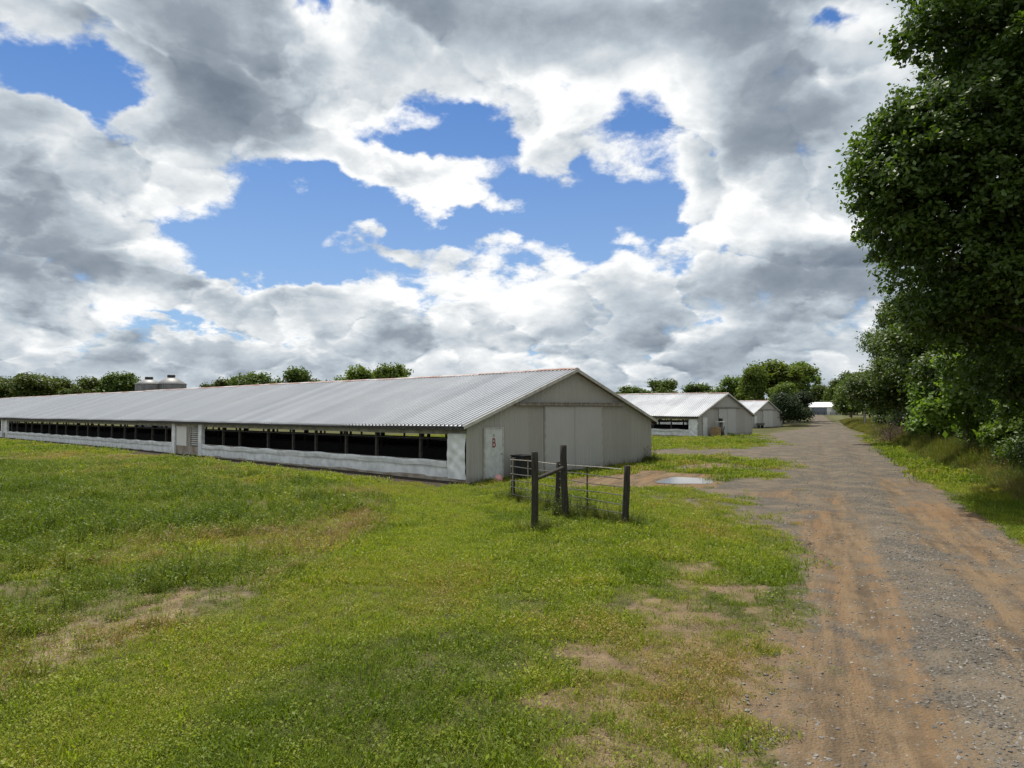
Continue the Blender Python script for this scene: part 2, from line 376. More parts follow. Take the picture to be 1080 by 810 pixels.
def fields(X, Y):
    X = np.asarray(X, float); Y = np.asarray(Y, float)
    nz = fbm(X, Y, 0.9, 4)-0.5; nb = fbm(X+50, Y, 0.35, 4)-0.5; nf = fbm(X, Y+31, 3.0, 3)-0.5
    u = road_u(X, Y)
    wob = nz*1.1+nf*0.5
    road = np.where(u < ROAD_W/2, sstep(-0.75, 0.35, u+nz*0.9+nf*0.7), sstep(0.35, -0.25, u-ROAD_W+wob*0.3))
    sd = sdist(yard_poly, X, Y)
    yard = sstep(2.2, -1.2, sd + nz*3.2 + nb*2.6 + nf*1.6)*0.97
    # patchy thin gravel below the yard
    pch = sstep(4.2, 0.5, sd)*sstep(-0.06, 0.14, nb+nf*0.4)*0.8
    gravel = np.maximum(np.maximum(road, yard), pch)
    near = sstep(34, 14, Y)
    t1 = np.exp(-((u-0.40+wob*0.4)/1.05)**4)*sstep(24, 13, Y)*1.15 + np.exp(-((u-0.75+wob*0.2)/0.28)**2)*0.38*sstep(14, 22, Y)*sstep(120, 60, Y)
    t2 = np.exp(-((u-3.45+wob*0.4)/1.15)**4)*sstep(34, 15, Y)*1.1 + np.exp(-((u-2.75+wob*0.2)/0.28)**2)*0.38*sstep(15, 24, Y)*sstep(120, 60, Y)
    dirt = np.clip((t1+t2)*(0.85+1.6*nb+0.9*nf)+0.40*sstep(-0.05, 0.2, nb+0.5*nz)*near*np.exp(-((u-1.85)/0.5)**2*-0.0)*(1-0.8*np.exp(-((u-1.85)/0.45)**2)*sstep(16,9,Y)), 0, 1)*road
    dirt = np.maximum(dirt, sstep(0.4, -0.5, sdist(dirt_poly, X, Y)+nz*1.2))
    dirt = np.maximum(dirt, sstep(0.5, -0.8, sdist(dirt2_poly, X, Y)+nz*2.0)*0.9)
    dirt = np.maximum(dirt, sstep(0.5, -0.8, sdist(tan_poly, X, Y)+nz*1.8)*0.6)
    # bare tan scars in the mown grass
    bare = np.zeros_like(X)
    for (px, py, rx, ry, w) in ((590,732,0.35,0.25,1.0),(655,735,0.6,0.5,0.8),(665,690,0.65,0.7,0.85),(700,640,0.75,1.0,0.85),(745,605,0.7,1.5,0.9),(625,790,0.5,0.35,0.8),(800,790,0.5,0.8,0.5),(740,760,0.35,0.5,0.5),(815,650,0.4,1.2,0.6),(700,770,0.5,0.35,0.7),
                                (180,628,0.35,0.6,0.8),(335,585,0.5,0.8,0.6),(290,535,0.9,1.6,0.8),(75,690,0.5,0.3,0.5),(150,480,5.0,2.6,0.9),(60,600,1.0,1.0,0.4),(20,650,0.6,0.5,0.6)):
        gx, gy = G(px, py)
        r = np.hypot((X-gx)/rx, (Y-gy)/ry)
        bare = np.maximum(bare, w*sstep(1.5, 0.3, r + nz*2.0 + nf*1.2))
    strip = sstep(1.3, 0.2, np.abs(u+1.45+nz*0.8))*sstep(15, 10, Y)*sstep(-0.12, 0.12, nb+0.5*nf)*0.75
    edge = sstep(-1.9, 0.0, u+nz*1.2+nf*0.6)*sstep(-0.16, 0.10, nf+nb+0.4*nz)*0.9*(u < 1)
    bare = np.maximum(np.maximum(bare*0.85, strip*0.8), edge*(Y < 40))
    wd = sdist(weed_poly, X, Y)
    weed = sstep(0.25, -0.35, wd+nz*0.35+nf*0.25)
    rim = np.exp(-((wd+0.45+nz*0.5)/0.45)**2)*sstep(30, 16, Y)*weed
    dry = np.clip(rim*0.9*sstep(-0.28, 0.08, nz+nf) + weed*sstep(0.05, 0.22, nb+0.5*nf)*0.6, 0, 1)
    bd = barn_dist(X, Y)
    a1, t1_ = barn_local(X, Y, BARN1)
    shade_soil = np.maximum(sstep(1.3, 0.3, bd + nz*1.0), sstep(2.0, 1.4, -a1+nz*1.0)*(a1 < 0)*(t1_ > -0.5)*(t1_ < 122))  # bare soil at the wall foot; long-side strip also paints in the barn's shade
    verge = sstep(ROAD_W+1.0, ROAD_W+2.6, u+nz*0.9)
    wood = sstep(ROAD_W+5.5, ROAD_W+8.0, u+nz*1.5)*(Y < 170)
    return dict(gravel=gravel, dirt=dirt, bare=bare, weed=weed, dry=dry, shade_soil=shade_soil, verge=verge, wood=wood, u=u, bd=bd, nb=nb, nz=nz)

def axis(lo, hi, d0, core0, core1, grow):
    a = list(np.arange(core0, core1+1e-6, d0)); d = d0; x = core1
    while x < hi: d *= grow; x += d; a.append(min(x, hi))
    d = d0; x = core0; b = []
    while x > lo: d *= grow; x -= d; b.append(max(x, lo))
    return np.array(sorted(set(b))+a)
def grid_mesh(name, X, Y, Z, attrs):
    ny, nx = X.shape
    idx = np.arange(nx*ny).reshape(ny, nx)
    f = np.stack([idx[:-1,:-1], idx[:-1,1:], idx[1:,1:], idx[1:,:-1]], -1).reshape(-1, 4)
    me = mesh_np(name, np.stack([X, Y, Z], -1).reshape(-1, 3), f, 4, True)
    for k in ('gravel','dirt','bare','weed','dry','shade_soil','verge','wood'):
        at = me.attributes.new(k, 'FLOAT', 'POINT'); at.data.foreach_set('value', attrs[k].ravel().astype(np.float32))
    return me

def mat_ground():
    m, h, b, out = material('land')
    A = {k: h.node('ShaderNodeAttribute', attribute_name=k).outputs['Fac'] for k in ('gravel','dirt','bare','weed','dry','shade_soil','verge','wood')}
    p = h.node('ShaderNodeNewGeometry').outputs['Position']
    n_f = h.noise(p, 14.0, 6, 0.65); n_m = h.noise(p, 2.2, 6, 0.6); n_l = h.noise(p, 0.25, 5, 0.55); n_x = h.noise(p, 90.0, 3, 0.6); n_s = h.noise(p, 45.0, 4, 0.6)
    # turf seen between blades, and far off where blades are too small to model
    turf = h.mix(h.ramp(n_m, 0.35, 0.65), rgb(0.055,0.056,0.020), rgb(0.105,0.105,0.030))
    turf = h.mix(h.math('MULTIPLY', h.ramp(n_f, 0.50, 0.72), 0.75), turf, rgb(0.085,0.064,0.038))
    turf = h.mix(h.ramp(n_s, 0.44, 0.62), h.mix(1.0, turf, rgb(0.45, 0.45, 0.42), 'MULTIPLY'), turf)
    turf = h.mix(h.math('MULTIPLY', h.ramp(n_l, 0.45, 0.70), 0.45), turf, rgb(0.125,0.125,0.040))
    wd = h.mix(h.ramp(n_m, 0.35, 0.65), rgb(0.062,0.054,0.028), rgb(0.125,0.100,0.060))
    col = h.mix(h.math('MULTIPLY', A['weed'], 0.8), turf, wd)
    col = h.mix(A['dry'], col, h.mix(h.ramp(n_f, 0.35, 0.65), rgb(0.150,0.115,0.070), rgb(0.28,0.22,0.15)))
    col = h.mix(A['verge'], col, h.mix(n_m, rgb(0.06,0.07,0.025), rgb(0.12,0.11,0.05)))
    earth = h.mix(h.ramp(n_m, 0.3, 0.7), rgb(0.115,0.080,0.046), rgb(0.195,0.140,0.084))
    earth = h.mix(h.math('MULTIPLY', h.ramp(n_f, 0.45, 0.68), 0.65), earth, rgb(0.085,0.064,0.040))
    earth = h.mix(h.math('MULTIPLY', h.ramp(n_s, 0.50, 0.66), 0.6), earth, rgb(0.070,0.058,0.036))
    col = h.mix(h.ramp(h.math('ADD', A['bare'], h.math('MULTIPLY', h.math('SUBTRACT', n_f, 0.5), 0.9)), 0.40, 0.62), col, earth)
    col = h.mix(h.ramp(h.math('ADD', A['shade_soil'], h.math('MULTIPLY', h.math('SUBTRACT', n_f, 0.5), 0.5)), 0.35, 0.6), col, h.mix(n_f, rgb(0.022,0.017,0.012), rgb(0.055,0.043,0.030)))  # wall-foot soil, coloured near-black to paint in the shadow band
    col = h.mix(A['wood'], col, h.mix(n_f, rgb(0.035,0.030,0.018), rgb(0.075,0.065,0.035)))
    # gravel: crushed grey stone with fines between
    vo = h.node('ShaderNodeTexVoronoi', feature='F1'); h.put(vo.inputs['Vector'], p); vo.inputs['Scale'].default_value = 34.0
    sv = h.node('ShaderNodeSeparateXYZ'); h.put(sv.inputs[0], vo.outputs['Color'])
    stone = h.mix(sv.outputs[0], rgb(0.030,0.028,0.024), rgb(0.140,0.130,0.113))
    fines = h.mix(h.ramp(n_m, 0.3, 0.7), rgb(0.064,0.053,0.040), rgb(0.112,0.092,0.069))
    gcol = h.mix(h.ramp(vo.outputs['Distance'], 0.62, 0.40), fines, stone)
    gcol = h.mix(h.math('MULTIPLY', h.ramp(h.noise(p, 0.8, 7, 0.65), 0.42, 0.62), 0.6), gcol, rgb(0.165,0.128,0.086))
    gm = h.ramp(h.math('ADD', A['gravel'], h.math('MULTIPLY', h.math('SUBTRACT', h.noise(p, 6.0, 8, 0.72), 0.5), 1.5)), 0.30, 0.68)
    col = h.mix(gm, col, gcol)
    sp = h.node('ShaderNodeSeparateXYZ'); h.put(sp.inputs[0], p)
    cb = h.node('ShaderNodeCombineXYZ'); h.put(cb.inputs[0], h.math('SUBTRACT', sp.outputs[0], h.math('MULTIPLY', sp.outputs[1], ROADK))); h.put(cb.inputs[1], h.math('MULTIPLY', sp.outputs[1], 0.10))
    along = h.noise(cb.outputs[0], 3.2, 8, 0.68); along2 = h.noise(h.vec('ADD', cb.outputs[0], (31.0, 7.0, 0.0)), 1.3, 6, 0.62)
    ddirt = h.mix(h.ramp(h.math('ADD', h.math('MULTIPLY', along, 0.7), h.math('MULTIPLY', n_m, 0.3)), 0.38, 0.60), rgb(0.075,0.054,0.034), rgb(0.165,0.115,0.067))
    ddirt = h.mix(h.math('MULTIPLY', h.ramp(along2, 0.47, 0.64), 0.5), ddirt, rgb(0.190,0.108,0.050))
    ddirt = h.mix(h.math('MULTIPLY', h.ramp(n_s, 0.52, 0.68), 0.55), ddirt, rgb(0.105,0.080,0.056))
    dm = h.ramp(h.math('ADD', A['dirt'], h.math('ADD', h.math('MULTIPLY', h.math('SUBTRACT', h.noise(p, 3.5, 9, 0.72), 0.5), 1.5), h.math('MULTIPLY', h.math('SUBTRACT', along, 0.5), 1.6))), 0.18, 0.80)
    col = h.mix(dm, col, ddirt)
    h.put(b.inputs['Base Color'], col); b.inputs['Roughness'].default_value = 0.95; b.inputs['Specular IOR Level'].default_value = 0.15
    speck = h.math('MULTIPLY', h.ramp(h.noise(p, 28.0, 3, 0.7), 0.60, 0.66), h.math('MULTIPLY', h.ramp(h.noise(p, 1.7, 5, 0.6), 0.42, 0.62), h.math('ADD', h.math('MULTIPLY', gm, 0.6), 0.25)))
    col = h.mix(speck, col, rgb(0.035,0.030,0.025))
    hgt = h.math('ADD', h.math('MULTIPLY', n_f, 0.6), h.math('MULTIPLY', h.math('MULTIPLY', h.math('SUBTRACT', 0.7, vo.outputs['Distance']), gm), 0.8))
    hgt = h.math('ADD', hgt, h.math('MULTIPLY', n_s, 0.35))
    bn = h.node('ShaderNodeBump'); bn.inputs['Strength'].default_value = 0.8; bn.inputs['Distance'].default_value = 0.03
    h.put(bn.inputs['Height'], hgt); h.put(b.inputs['Normal'], bn.outputs[0])
    return m
M['land'] = mat_ground()

def build_land():
    xs = axis(-3000, 3000, 0.10, -8, 14, 1.035); ys = axis(-300, 4000, 0.10, 3.5, 18, 1.022)
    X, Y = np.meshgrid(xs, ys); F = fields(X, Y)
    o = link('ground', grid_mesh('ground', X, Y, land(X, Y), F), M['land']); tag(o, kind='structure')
    # the farm road: its own sheet 8 mm above the ground
    yy = axis(-40, 236, 0.12, 4, 22, 1.02); uu = np.linspace(-0.35, ROAD_W+0.35, 46)
    U, Y = np.meshgrid(uu, yy)
    X = U + (U*0 + Y*0) - road_u(0*Y, Y)
    edge = (np.abs(U-ROAD_W/2) > ROAD_W/2)
    X = X + np.where(edge, (fbm(X, Y, 1.5, 3)-0.5)*0.5, 0)
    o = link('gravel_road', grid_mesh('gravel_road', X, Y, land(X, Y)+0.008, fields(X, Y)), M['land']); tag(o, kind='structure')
build_land()

def build_puddle(cx, cy, rx, ry, seed):
    n = 72; r_ = np.random.default_rng(seed); ph = r_.random(6)*6.28
    vs = []
    for k in range(n):
        t = 2*math.pi*k/n
        r = 1 + sum(0.16/(j+1)*math.sin((j+2)*t+ph[j]) for j in range(6))
        vs.append((cx+rx*r*math.cos(t), cy+ry*r*math.sin(t)))
    zc = max(float(land(np.array(x), np.array(y))) for x, y in vs)
    zmin = min(float(land(np.array(x), np.array(y))) for x, y in vs)
    me = bpy.data.meshes.new('puddle'); me.from_pydata([(x, y, zc+0.004) for x, y in vs], [], [tuple(range(n))]); me.update()
    return link('puddle', me, M['water'])
m, h, b, out = material('muddy water')
b.inputs['Base Color'].default_value = rgb(0.10,0.085,0.06); b.inputs['Roughness'].default_value = 0.06; b.inputs['Specular IOR Level'].default_value = 0.7
bn = h.node('ShaderNodeBump'); bn.inputs['Strength'].default_value = 0.03; h.put(bn.inputs['Height'], h.noise(h.node('ShaderNodeNewGeometry').outputs['Position'], 6.0, 3)); h.put(b.inputs['Normal'], bn.outputs[0])
M['water'] = m
tag(build_puddle(6.75, 26.5, 1.22, 1.15, 4), kind='structure')
tag(build_puddle(8.0, 32.6, 0.55, 0.7, 9), kind='structure')

# ================================================================== the poultry barns
EAVE, RIDGE, OVER = 2.2, 4.52, 0.38
SL = (RIDGE-EAVE)/(BW/2)
def roof_z(a): return RIDGE - abs(a-BW/2)*SL
def ribbed_wall(a0, a1, y, top, z0=-0.25, pitch=0.305, depth=0.022, sgn=-1, mat=None, name='gable_wall', parent=None):
    """vertical ribbed sheet along local x; sgn = side the ribs stand out to"""
    cols = []; a = a0
    while a < a1-1e-6:
        for da, d in ((0.0, 0.0), (0.02, depth), (0.05, depth), (0.07, 0.0), (0.165, 0.0), (0.175, depth*0.45), (0.19, depth*0.45), (0.20, 0.0)):
            if a+da < a1: cols.append((a+da, d))
        a += pitch
    cols.append((a1, 0.0))
    if a0 < BW/2 < a1: cols.append((BW/2, 0.0)); cols.sort()
    vs, fs = [], []
    for (x, d) in cols:
        zt = top(x) if callable(top) else top
        vs += [(x, y+sgn*d, z0), (x, y+sgn*d, zt), (x, y-sgn*0.03, z0), (x, y-sgn*0.03, zt)]
    for i in range(len(cols)-1):
        k = 4*i; fs += [(k, k+4, k+5, k+1), (k+2, k+3, k+7, k+6), (k+1, k+5, k+7, k+3)]
    n = 4*(len(cols)-1); fs += [(0,1,3,2), (n, n+2, n+3, n+1)]
    return MB().add(vs, fs).build(name, mat, parent)

def folded_curtain(t0, t1, seed, a=-0.02):
    """lowered side curtain: sheet hanging below, gathered folds along its top"""
    r = np.random.default_rng(seed)
    prof = [(0.12,0.010),(0.30,0.030),(0.45,0.025),(0.56,0.035),(0.585,0.075),(0.615,0.035),(0.645,0.085),(0.675,0.045),(0.71,0.095),(0.745,0.060),(0.775,0.085),(0.80,0.040)]
    ts = np.arange(t0, t1, 0.22); ts = np.append(ts, t1); vs, fs = [], []
    n = len(prof)
    for j, t in enumerate(ts):
        sag = 0.05*math.sin(t*1.2875)**2*(0.6+0.8*float(vnoise(np.array(t*0.3), np.array(seed*1.1))))
        for i, (z, d) in enumerate(prof):
            w = (z-0.12)/0.68
            nz = float(vnoise(np.array(t*1.1+i*0.13), np.array(seed*3.7+i*0.45)))-0.5
            vs.append((a-d*(1+0.7*nz)-0.015*nz, t, z-sag*w*1.4+0.035*nz*w))
    for j in range(len(ts)-1):
        for i in range(n-1):
            k = j*n+i; fs.append((k, k+1, k+n+1, k+n))
    m = MB().add(vs, fs, True)
    m.v += [(v[0]+0.05, v[1], v[2]) for v in vs[n-1::n]]     # lip folded back over the board
    base = len(vs)
    for j in range(len(ts)-1): m.f.append((j*n+n-1, base+j, base+j+1, (j+1)*n+n-1)); m.sm.append(True)
    return m

def build_barn(loc, L, label, seed, first=False):
    root = empty('poultry_barn', loc, GA, label, 'barn', 'long poultry barns along the farm road')
    tilt = -0.0045 if first else 0.0
    root.rotation_euler = Matrix((( math.cos(GA), -math.sin(GA), 0), (math.sin(GA), math.cos(GA), 0), (0, 0, 1))).to_euler()
    if first: root.rotation_euler = (math.atan(tilt), 0, GA)
    # roof: one sheet per slope, real trapezoidal ribs running down it
    y0, y1 = -0.22, L+0.22; pitch = 0.235
    ys = []; y = y0
    while y < y1:
        for dy, d in ((0, 0), (0.085, 0), (0.11, 0.068), (0.15, 0.068), (0.175, 0)): ys.append((min(y+dy, y1), d))
        y += pitch
    ys.append((y1, 0))
    mb = MB(); n = len(ys); vs = []; fs = []
    e0, e1 = -OVER, BW+OVER
    cols = ((e0, roof_z(0)-OVER*SL), (BW/2, RIDGE), (e1, roof_z(0)-OVER*SL))
    sagf = lambda yy: 0.09*(float(vnoise(np.array(yy*0.11), np.array(seed*1.7)))-0.5)+0.03*(float(vnoise(np.array(yy*0.6), np.array(seed*2.7)))-0.5)
    for (yy, d) in ys:
        s = sagf(yy)
        for (a, z) in cols: vs.append((a, yy, z+d+s+0.05))
    for i in range(n-1):
        k = 3*i; fs += [(k, k+1, k+4, k+3), (k+1, k+2, k+5, k+4)]
    nb_ = len(vs)
    for (yy, d) in ys[::5]+[ys[-1]]:
        s = sagf(yy)
        for (a, z) in cols: vs.append((a, yy, z+s+0.02))
    m2 = len(ys[::5])+1
    for i in range(m2-1):
        k = nb_+3*i; fs += [(k, k+3, k+4, k+1), (k+1, k+4, k+5, k+2)]
    roof = mb.add(vs, fs).build('roof', M['roof'], root)
    cap = MB()                                              # ridge capping in lapped lengths
    y = y0
    rr = np.random.default_rng(seed)
    while y < y1:
        yl = min(y+3.05, y1); s = sagf(y+1.5)+rr.uniform(-0.006, 0.006)
        w = 0.20
        for sg in (-1, 1):
            q = [(BW/2, y, RIDGE+0.135+s), (BW/2+sg*w, y, RIDGE+0.135-w*SL+s), (BW/2+sg*w, yl-0.01, RIDGE+0.135-w*SL+s), (BW/2, yl-0.01, RIDGE+0.135+s)]
            cap.add(q + [(a, b_, c-0.05) for a, b_, c in q], [(0,1,2,3),(7,6,5,4),(0,4,5,1),(1,5,6,2),(2,6,7,3)])
        y = yl
    cap.build('ridge_cap', M['rust'], roof)
    for yy, nm in ((-0.235, 'bargeboard'), (L+0.235, 'bargeboard')):     # barge trim following the slopes
        b_ = MB()
        for sg in (-1, 1):
            ae = BW/2 + sg*(BW/2+OVER)
            ze = roof_z(0)-OVER*SL
            pts = [(BW/2, RIDGE+0.10), (ae, ze+0.10), (ae, ze-0.04), (BW/2, RIDGE-0.05)]
            vs = [(a, yy-0.02, z) for a, z in pts] + [(a, yy+0.02, z) for a, z in pts]
            b_.add(vs, [(0,1,2,3),(7,6,5,4),(0,4,5,1),(1,5,6,2),(2,6,7,3),(3,7,4,0)])
        b_.build(nm, M['trim'], root)
    for a in (-OVER+0.02, BW+OVER-0.06): MB().box(a, a+0.04, -0.2, L+0.2, roof_z(0)-OVER*SL-0.10, roof_z(0)-OVER*SL+0.03).build('fascia', M['stud'], root)
    # gable ends
    top = lambda a: roof_z(a)-0.01
    ribbed_wall(0, BW, 0.0, top, mat=M['siding'], parent=root)
    ribbed_wall(0, BW, L, top, sgn=1, mat=M['siding'], parent=root)
    MB().box(2.7, 11.0, -0.16, -0.03, 2.93, 3.05).box(2.7, 11.0, -0.20, -0.03, 3.05, 3.075).build('door_track', M['old_wood'], root)
    ribbed_wall(4.74, 6.86, -0.075, 2.90, 0.04, 0.305, 0.014, mat=M['door_sheet'], name='sliding_door', parent=root)
    ribbed_wall(6.885, 9.06, -0.085, 2.90, 0.02, 0.305, 0.014, mat=M['door_sheet'], name='sliding_door', parent=root)
    for a in (4.69, 9.065): MB().box(a, a+0.045, -0.11, -0.03, 0.0, 2.90).build('door_stop', M['trim'], root)
    d = MB().box(0.93, 1.93, -0.075, -0.035, 0.06, 1.99).build('entry_door', M['white_door'], root)
    MB().box(0.86, 0.925, -0.09, -0.03, 0.02, 2.06).box(1.935, 2.0, -0.09, -0.03, 0.02, 2.06).box(0.925, 1.935, -0.09, -0.03, 1.995, 2.06).build('door_frame', M['trim'], d)
    MB().tube([(1.83, -0.078, 1.0), (1.83, -0.13, 1.0)], 0.018, 10).lathe([(0.0, 0.97), (0.03, 0.98), (0.035, 1.0), (0.03, 1.02), (0.0, 1.03)], 12, (1.83, -0.14)).build('handle', M['steel'], d)
    if first:
        z0, hgt, x0, yq, w = 1.30, 0.36, 1.33, -0.079, 0.045    # the red letter B, a shallow painted cut-out
        cu = bpy.data.curves.new('letter', 'FONT'); cu.body = 'B'; cu.size = 0.50; cu.extrude = 0.002; cu.offset = 0.006; cu.align_x = 'CENTER'
        to = bpy.data.objects.new('letter', cu); COL.objects.link(to)
        dg = bpy.context.evaluated_depsgraph_get(); me = bpy.data.meshes.new_from_object(to.evaluated_get(dg)); bpy.data.objects.remove(to)
        lo = link('letter', me, M['red_paint'], d); me.materials.clear(); me.materials.append(M['red_paint'])
        lo.location = (1.42, -0.0785, 1.27); lo.rotation_euler = (R(90), 0, 0); lo.scale = (0.8, 1.05, 1)
        MB().box(1.33, 1.50, -0.079, -0.074, 1.68, 1.70).box(1.37, 1.46, -0.079, -0.074, 1.715, 1.80).build('faded_plate', M['steel'], d)
    for a in (0.0, BW): MB().box(a-0.05, a+0.05, -0.05, 0.0, -0.1, 2.12).build('corner_trim', M['siding'], root)
    # inside and far side
    MB().box(0.14, BW-0.16, 0.05, L-0.05, -0.4, 0.03).build('floor', M['litter'], root)
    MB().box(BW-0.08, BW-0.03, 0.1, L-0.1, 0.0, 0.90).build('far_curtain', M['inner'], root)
    MB().box(BW-0.14, BW-0.03, 0.1, L-0.1, -0.4, 0.0).build('far_kick_board', M['kick'], root); MB().box(BW-0.10, BW-0.02, 0.05, L-0.05, 1.86, 2.16).build('far_header', M['header'], root)
    # near long side, from the ground up
    MB().box(-0.03, 0.12, 0.02, L-0.02, -0.55, 0.17).build('kick_board', M['kick'], root)
    MB().box(0.005, 0.05, 0.02, L-0.02, 1.80, 2.17).build('header', M['header'], root); MB().box(-0.035, 0.003, 0.02, L-0.02, 1.96, 2.10).build('curtain_rail', M['header'], root)
    bays = [(21.9, 26.0), (64.5, 66.6), (104, 108)]
    bays = [b for b in bays if b[1] < L-3]
    spans = []; t = 1.02
    for b_ in bays: spans.append((t, b_[0])); t = b_[1]
    spans.append((t, L-1.02))
    for i, (t0, t1) in enumerate(spans):
        folded_curtain(t0, t1, seed*10+i).build('curtain', M['curtain'], root)
        MB().box(0.03, 0.07, t0, t1, 0.17, 0.78).build('stub_wall', M['old_wood'], root)
    pm = None; t = 0.45; k = 0
    rp = np.random.default_rng(seed+5)
    while t < L-0.3:                                        # wall posts, both sides
        for a in (0.14, BW-0.26):
            if any(b0-0.3 < t < b1+0.3 for b0, b1 in bays) and a < 1: continue
            if pm is None:
                o = MB().box(-0.055, 0.055, -0.055, 0.055, 0.0, 2.16).build('post', M['stud'], root); pm = o.data
            else: o = link('post', pm, None, root)
            o.location = (a, t+rp.uniform(-0.35, 0.35), 0)
        t += 2.44
    rail = MB().box(0.08, 0.12, 0.4, L-0.4, 1.60, 1.64)
    rail.build('wire_rail', M['stud'], root)
    # inner rows of cages and water lines, dark behind the opening
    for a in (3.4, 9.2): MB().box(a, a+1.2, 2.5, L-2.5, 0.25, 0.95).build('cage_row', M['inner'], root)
    ip = None; t = 3.0
    while t < min(L, 60)-1:
        for a in (4.0, 9.8):
            if ip is None: o = MB().box(-0.06, 0.06, -0.06, 0.06, 0.0, 3.5).build('inner_post', M['post_wood'], root); ip = o.data
            else: o = link('inner_post', ip, None, root)
            o.location = (a, t, 0)
        t += 3.6
    bm_ = None; t = 2.0
    while t < min(L, 70):
        o = MB().box(0.1, BW-0.1, -0.03, 0.03, 2.08, 2.20).build('tie_beam', M['stud'], root) if bm_ is None else link('tie_beam', bm_, None, root)
        bm_ = o.data; o.location = (0, t, 0); t += 2.44
    # crumpled tarpaulin at the corner
    vs = []; fs = []; nt_, nz_ = 16, 26
    for i in range(nt_):
        for j in range(nz_):
            t = 0.04+0.97*i/(nt_-1); z = 0.10+1.74*j/(nz_-1)
            f = math.sin(7*t+4.2*z+1.5*math.sin(5*z+3*t))*0.020 + math.sin(13*z-9*t)*0.012 + (float(vnoise(np.array(t*5), np.array(z*4+seed)))-0.5)*0.05
            vs.append((-0.06-0.02*math.sin(math.pi*j/(nz_-1))+f, t, z))
    for i in range(nt_-1):
        for j in range(nz_-1):
            q = i*nz_+j; fs.append((q, q+1, q+nz_+1, q+nz_))
    MB().add(vs, fs, True).build('tarpaulin', M['tarp'], root)
    # service bays: white pillars, a pale door, bare studs and a louvred vent
    for (b0, b1) in bays:
        for q in (b0, b1-0.42): MB().box(-0.10, 0.10, q, q+0.42, -0.1, 1.95).build('pillar', M['curtain'], root)
        w = b1-b0
        MB().box(0.0, 0.05, b0+0.42, b1-0.42, 0.17, 0.62).build('bay_panel', M['kick'], root)
        if w > 3:
            MB().box(-0.01, 0.04, b0+2.2, b1-0.50, 0.62, 1.80).build('bay_door', M['white_siding'], root)
            MB().box(0.0, 0.05, b0+1.62, b0+2.15, 0.62, 1.80).build('stud_panel', M['old_wood'], root)
            lv = MB()
            for q in range(9):
                z = 0.68+q*0.125
                lv.add([(-0.02, b0+0.45, z), (-0.02, b0+1.55, z), (0.06, b0+1.55, z+0.07), (0.06, b0+0.45, z+0.07), (-0.02, b0+0.45, z+0.015), (-0.02, b0+1.55, z+0.015), (0.06, b0+1.55, z+0.085), (0.06, b0+0.45, z+0.085)],
                       [(0,1,2,3),(7,6,5,4),(0,4,5,1),(1,5,6,2),(2,6,7,3),(3,7,4,0)])
            lv.build('louvre', M['trim'], root)
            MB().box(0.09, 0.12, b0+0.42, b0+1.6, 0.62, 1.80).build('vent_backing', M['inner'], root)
        else:
            MB().box(0.0, 0.05, b0+0.42, b1-0.42, 0.62, 1.80).build('bay_door', M['white_siding'], root)
    return root
build_barn((BARN1[0], BARN1[1], 0.0), 122.0, 'nearest long poultry barn, red letter B on the white door in its end wall', 1, True)
build_barn((B2[0], B2[1], -0.15), 80.0, 'middle poultry barn along the road, an orange crate standing at its end wall', 2)
build_barn((B3[0], B3[1], -0.50), 60.0, 'third poultry barn back, half hidden by dark bushes beside the road', 3)

def build_shed(loc, rz):
    root = empty('white_shed', loc, rz, 'small white shed with a grey door at the far end of the road', 'shed')
    L, W, E, Rg = 11.0, 8.0, 2.6, 4.1                        # ridge along local x
    w = MB()
    for y in (0, W):
        w.box(0, L, y-0.04, y+0.04, -0.8, E)
    for x in (0, L):
        vs = [(x-0.04, 0.04, -0.8), (x-0.04, W-0.04, -0.8), (x-0.04, W-0.04, E), (x-0.04, W/2, Rg-0.03), (x-0.04, 0.04, E)]
        vs += [(a+0.08, b_, c) for a, b_, c in vs]
        w.add(vs, [(4,3,2,1,0),(5,6,7,8,9)]+[(i, (i+1)%5, 5+(i+1)%5, 5+i) for i in range(5)])
    w.build('wall', M['white_siding'], root)
    r_ = MB(); s = (Rg-E)/(W/2)
    for sg in (-1, 1):
        ye = W/2+sg*(W/2+0.3); ze = E-0.3*s
        q = [(-0.3, W/2, Rg), (L+0.3, W/2, Rg), (L+0.3, ye, ze), (-0.3, ye, ze)]
        r_.add(q+[(a, b_, c+0.10) for a, b_, c in q], [(0,1,2,3),(7,6,5,4),(0,4,5,1),(1,5,6,2),(2,6,7,3),(3,7,4,0)])
    r_.build('roof', M['roof_lite'], root)
    MB().box(4.3, 9.6, -0.10, -0.045, -0.3, 2.3).build('sliding_door', M['shed_door'], root)
    MB().box(3.9, 10.0, -0.16, -0.045, 2.32, 2.42).build('door_track', M['trim'], root)
    MB().box(L+0.045, L+0.09, 3.2, 4.2, -0.3, 1.9).build('entry_door', M['trim'], root)
M['roof_lite'] = mat_roof('white shed roofing', (0.75,0.76,0.78))
M['shed_door'] = simple('blue grey door', (0.13,0.15,0.19), 0.6, 0, 0.15, 2, 0.03)
sx, sy = 98.0, 229.0
build_shed((sx, sy+4.0, 0.55), R(-52))

